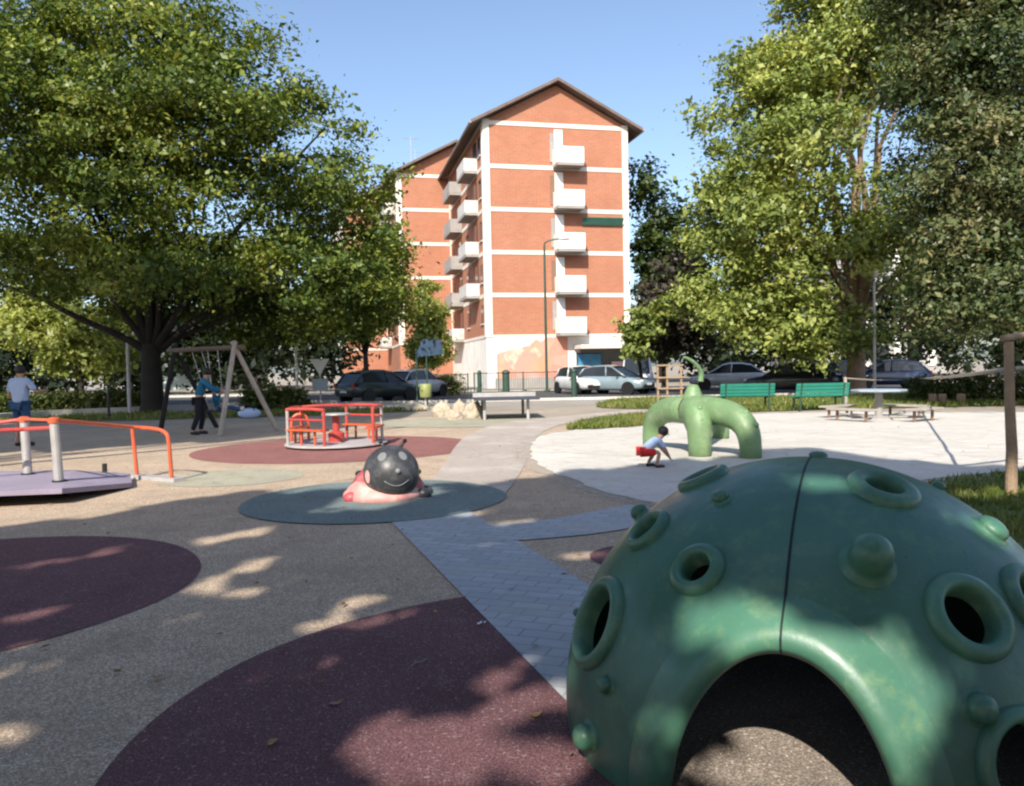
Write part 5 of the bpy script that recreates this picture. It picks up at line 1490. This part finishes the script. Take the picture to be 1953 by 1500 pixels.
def person_from(name, base, rz, label, J, rad, shirt, trousers, shoes_m, face, hair_m, sc_=1.0, sleeve=.55, trouser_to='ankle', palms=None, drop=0.0):
    """J: joint dict pelvis,chest,neck,head, l/r_shoulder,elbow,wrist, l/r_hip,knee,ankle,toe (local)"""
    o = empty(name, base, rz, label, 'person')
    J = {k: Vector(v) for k, v in J.items()}
    E = [('pelvis', 'chest'), ('chest', 'neck'), ('neck', 'head')]
    for s in 'lr':
        E += [('chest', s + '_shoulder'), (s + '_shoulder', s + '_elbow'), (s + '_elbow', s + '_wrist'), ('pelvis', s + '_hip'), (s + '_hip', s + '_knee'), (s + '_knee', s + '_ankle'), (s + '_ankle', s + '_toe')]
    k = sc_
    Rd = {'pelvis': (.145 * k, .10 * k), 'chest': (.155 * k, .105 * k), 'neck': .052 * k, 'head': (.085 * k / (k if k > .9 else .82), .10 * k / (k if k > .9 else .82))}
    for s in 'lr':
        Rd.update({s + '_shoulder': .062 * k, s + '_elbow': .042 * k, s + '_wrist': .03 * k, s + '_hip': .085 * k, s + '_knee': .058 * k, s + '_ankle': .042 * k, s + '_toe': .034 * k})
    JB, EB, RB = dict(J), list(E), dict(Rd)
    for s in 'lr':
        hand(JB, EB, RB, s, J[s + '_wrist'], J[s + '_wrist'] - J[s + '_elbow'], (palms or {}).get(s, (0, 1, 0)), k)
    hd = RB.pop('head'); RB['head'] = hd
    skin_obj('body', JB, EB, RB, M['skin'], o)
    # shirt
    SJ, SE, SR = {}, [('pelvis', 'chest'), ('chest', 'neckline')], {}
    SJ['pelvis'] = J['pelvis'] + (J['chest'] - J['pelvis']) * .02 - Vector((0, 0, drop)); SR['pelvis'] = (.165 * k, .125 * k)
    SJ['chest'] = J['chest']; SR['chest'] = (.175 * k, .125 * k)
    SJ['neckline'] = J['chest'].lerp(J['neck'], .62); SR['neckline'] = .085 * k
    for s in 'lr':
        SJ[s + '_shoulder'] = J[s + '_shoulder']; SR[s + '_shoulder'] = .078 * k
        SJ[s + '_cuff'] = J[s + '_shoulder'].lerp(J[s + '_elbow'], sleeve * 1.6 if sleeve < .62 else 1); SR[s + '_cuff'] = .068 * k
        SE += [('chest', s + '_shoulder'), (s + '_shoulder', s + '_cuff')]
        if sleeve > .62:
            SJ[s + '_cuff2'] = J[s + '_elbow'].lerp(J[s + '_wrist'], .9); SR[s + '_cuff2'] = .042 * k; SE.append((s + '_cuff', s + '_cuff2'))
    skin_obj('shirt', SJ, SE, SR, shirt, o)
    TJ, TE, TR = {'pelvis': J['pelvis'] - (J['chest'] - J['pelvis']) * .05}, [], {'pelvis': (.158 * k, .115 * k)}
    for s in 'lr':
        TJ[s + '_hip'] = J[s + '_hip']; TR[s + '_hip'] = .102 * k
        TJ[s + '_knee'] = J[s + '_knee'] if trouser_to != 'knee' else J[s + '_hip'].lerp(J[s + '_knee'], .85); TR[s + '_knee'] = .078 * k if trouser_to != 'knee' else .09 * k
        TE += [('pelvis', s + '_hip'), (s + '_hip', s + '_knee')]
        if trouser_to != 'knee':
            TJ[s + '_hem'] = J[s + '_knee'].lerp(J[s + '_ankle'], .94); TR[s + '_hem'] = .062 * k; TE.append((s + '_knee', s + '_hem'))
    skin_obj('trousers' if trouser_to != 'knee' else 'shorts', TJ, TE, TR, trousers, o)
    for s in 'lr':
        a, t = J[s + '_ankle'], J[s + '_toe']
        d = (t - a); d.z = 0; d = d.normalized() * .05 * k
        zz = Vector((0, 0, 1))
        SJ = {'heel': a - d * .9 - zz * (a.z - t.z) * .55, 'mid': a.lerp(t, .45) - zz * .006, 'tip': t + d * .4}
        skin_obj('shoe', SJ, [('heel', 'mid'), ('mid', 'tip')], {'heel': .045 * k, 'mid': .05 * k, 'tip': .042 * k}, shoes_m, o)
    head_parts(o, J['head'], (.10 if k > .9 else .10) * (k if k > .9 else k / .82), face, hair_m)
    return o

# person in pale blue shirt, seen from behind at the left edge; right arm bent forward
Dp = 17.0
v = at(40, 800, Dp)
person_from('person', (v.x, Dp, 0), R(-10), 'person in a pale blue shirt standing with their back turned behind the ramp', {
    'pelvis': (0, 0, .93), 'chest': (0, .01, 1.28), 'neck': (0, .03, 1.47), 'head': (0, .06, 1.62),
    'l_shoulder': (-.19, .0, 1.40), 'l_elbow': (-.25, -.02, 1.12), 'l_wrist': (-.22, .16, .95),
    'r_shoulder': (.19, .0, 1.40), 'r_elbow': (.33, .08, 1.16), 'r_wrist': (.30, .30, 1.18),
    'l_hip': (-.09, 0, .88), 'l_knee': (-.10, .03, .48), 'l_ankle': (-.11, -.01, .08), 'l_toe': (-.12, .16, .035),
    'r_hip': (.09, 0, .88), 'r_knee': (.11, .05, .48), 'r_ankle': (.10, .02, .08), 'r_toe': (.12, .19, .035)}, {}, M['ltblue'], M['denim'], M['shoe'], (0.1, 1, 0), M['hair'], 1.0, .55, 'knee', None, .16)
# adult pushing the swing
Ds = 19.3
v = at(380, 820, Ds)
person_from('person', (v.x, Ds, 0), R(-70), 'person in a teal top and black trousers standing behind the swing', {
    'pelvis': (0, 0, .88), 'chest': (0, .10, 1.20), 'neck': (0, .18, 1.37), 'head': (0, .24, 1.50),
    'l_shoulder': (-.17, .12, 1.31), 'l_elbow': (-.20, .32, 1.12), 'l_wrist': (-.15, .55, 1.08),
    'r_shoulder': (.17, .12, 1.31), 'r_elbow': (.20, .32, 1.10), 'r_wrist': (.15, .54, 1.04),
    'l_hip': (-.09, 0, .83), 'l_knee': (-.10, .10, .46), 'l_ankle': (-.10, .02, .08), 'l_toe': (-.11, .18, .035),
    'r_hip': (.09, 0, .83), 'r_knee': (.10, -.02, .45), 'r_ankle': (.10, -.16, .08), 'r_toe': (.11, .01, .035)}, {}, M['tealcloth'], M['darkcloth'], M['shoe'], (0, 1, -.2), M['hair'], .95, .8, 'ankle', {'l': (0, 0, -1), 'r': (0, 0, -1)})
# child on the swing, legs stretched out to the right
base, top, bd = SW
seat = top + bd * .35 - Vector((0, 0, .06)) + Vector((.35, .15, 0)) * .3 + Vector((0, 0, -1.55))
sz = seat.z + .075
person_from('person', (seat.x, seat.y, 0), R(-66), 'child in blue sitting on the swing with legs stretched out', {
    'pelvis': (0, -.02, sz), 'chest': (0, -.10, sz + .24), 'neck': (0, -.12, sz + .37), 'head': (0, -.10, sz + .49),
    'l_shoulder': (-.12, -.10, sz + .32), 'l_elbow': (-.22, -.04, sz + .20), 'l_wrist': (-.21, .03, sz + .36),
    'r_shoulder': (.12, -.10, sz + .32), 'r_elbow': (.22, -.04, sz + .20), 'r_wrist': (.21, .03, sz + .36),
    'l_hip': (-.06, .02, sz - .01), 'l_knee': (-.07, .27, sz + .03), 'l_ankle': (-.07, .52, sz - .04), 'l_toe': (-.07, .58, sz + .03),
    'r_hip': (.06, .02, sz - .01), 'r_knee': (.07, .27, sz + .02), 'r_ankle': (.07, .52, sz - .07), 'r_toe': (.07, .58, sz - .0)}, {}, M['tealcloth'], M['denim'], M['whitepaint'], (0, 1, 0), M['hair'], .66, .8, 'ankle')
# child crouching in the sand, facing right
v = gp(1242, 897)
person_from('person', (v.x, v.y, .03), R(-82), 'crouching child in a pale blue shirt and red shorts digging in the sand', {
    'pelvis': (0, -.13, .28), 'chest': (0, .07, .42), 'neck': (0, .15, .49), 'head': (0, .22, .565),
    'l_shoulder': (-.115, .10, .45), 'l_elbow': (-.14, .20, .32), 'l_wrist': (-.10, .29, .20),
    'r_shoulder': (.115, .10, .45), 'r_elbow': (.15, .19, .31), 'r_wrist': (.11, .27, .18),
    'l_hip': (-.065, -.12, .27), 'l_knee': (-.12, .12, .27), 'l_ankle': (-.09, -.03, .06), 'l_toe': (-.10, .09, .028),
    'r_hip': (.065, -.12, .27), 'r_knee': (.13, .10, .26), 'r_ankle': (.10, .06, .06), 'r_toe': (.11, .18, .028)}, {}, M['ltblue'], M['redcloth'], M['shoe'], (0, 1, -.45), M['hair'], .66, .55, 'knee')

for o_ in COL.objects:
    if o_.get('label', '').startswith('crouching child'): o_.scale = (.88, .88, .88)

# ------------------------------------------------------------------ light, sky, camera
w = bpy.data.worlds.new('World'); SC.world = w; w.use_nodes = True
nt = w.node_tree
sky = nt.nodes.new('ShaderNodeTexSky'); sky.sky_type = 'NISHITA'; sky.sun_disc = False
sky.sun_elevation = SUN_EL; sky.sun_rotation = PI + SUN_AZ
sky.altitude = 100; sky.air_density = 1.0; sky.dust_density = 1.8; sky.ozone_density = 2.8
bg = nt.nodes['Background']; bg.inputs['Strength'].default_value = .15
hs = nt.nodes.new('ShaderNodeHueSaturation'); hs.inputs['Saturation'].default_value = .95
nt.links.new(sky.outputs[0], hs.inputs['Color']); nt.links.new(hs.outputs[0], bg.inputs[0])
ld = bpy.data.lights.new('sun', 'SUN'); ld.energy = 5.0; ld.angle = R(.53); ld.color = (1, .93, .82)
lo_ = bpy.data.objects.new('sun', ld); COL.objects.link(lo_)
lo_.rotation_euler = LIGHT.to_track_quat('-Z', 'Y').to_euler(); lo_.location = (-10, -30, 30)

cd = bpy.data.cameras.new('camera'); cam = bpy.data.objects.new('camera', cd); COL.objects.link(cam)
cd.sensor_width = 36; cd.sensor_fit = 'HORIZONTAL'; cd.lens = 36 * F / 1953
cd.clip_start = .05; cd.clip_end = 2000
mw = Matrix.Identity(4)
for i in range(3):
    mw[i][0], mw[i][1], mw[i][2], mw[i][3] = RT[i], UP[i], -fw[i], EYE[i]
cam.matrix_world = mw
SC.camera = cam
SC.view_settings.view_transform = 'Standard'; SC.view_settings.look = 'None'; SC.view_settings.exposure = 0
SC.cycles.max_bounces = 6; SC.cycles.diffuse_bounces = 3; SC.cycles.transmission_bounces = 4; SC.cycles.caustics_reflective = False; SC.cycles.caustics_refractive = False
SC.cycles.use_denoising = True
SC.cycles.filter_width = 2.3
SC.cycles.film_exposure = 1.5
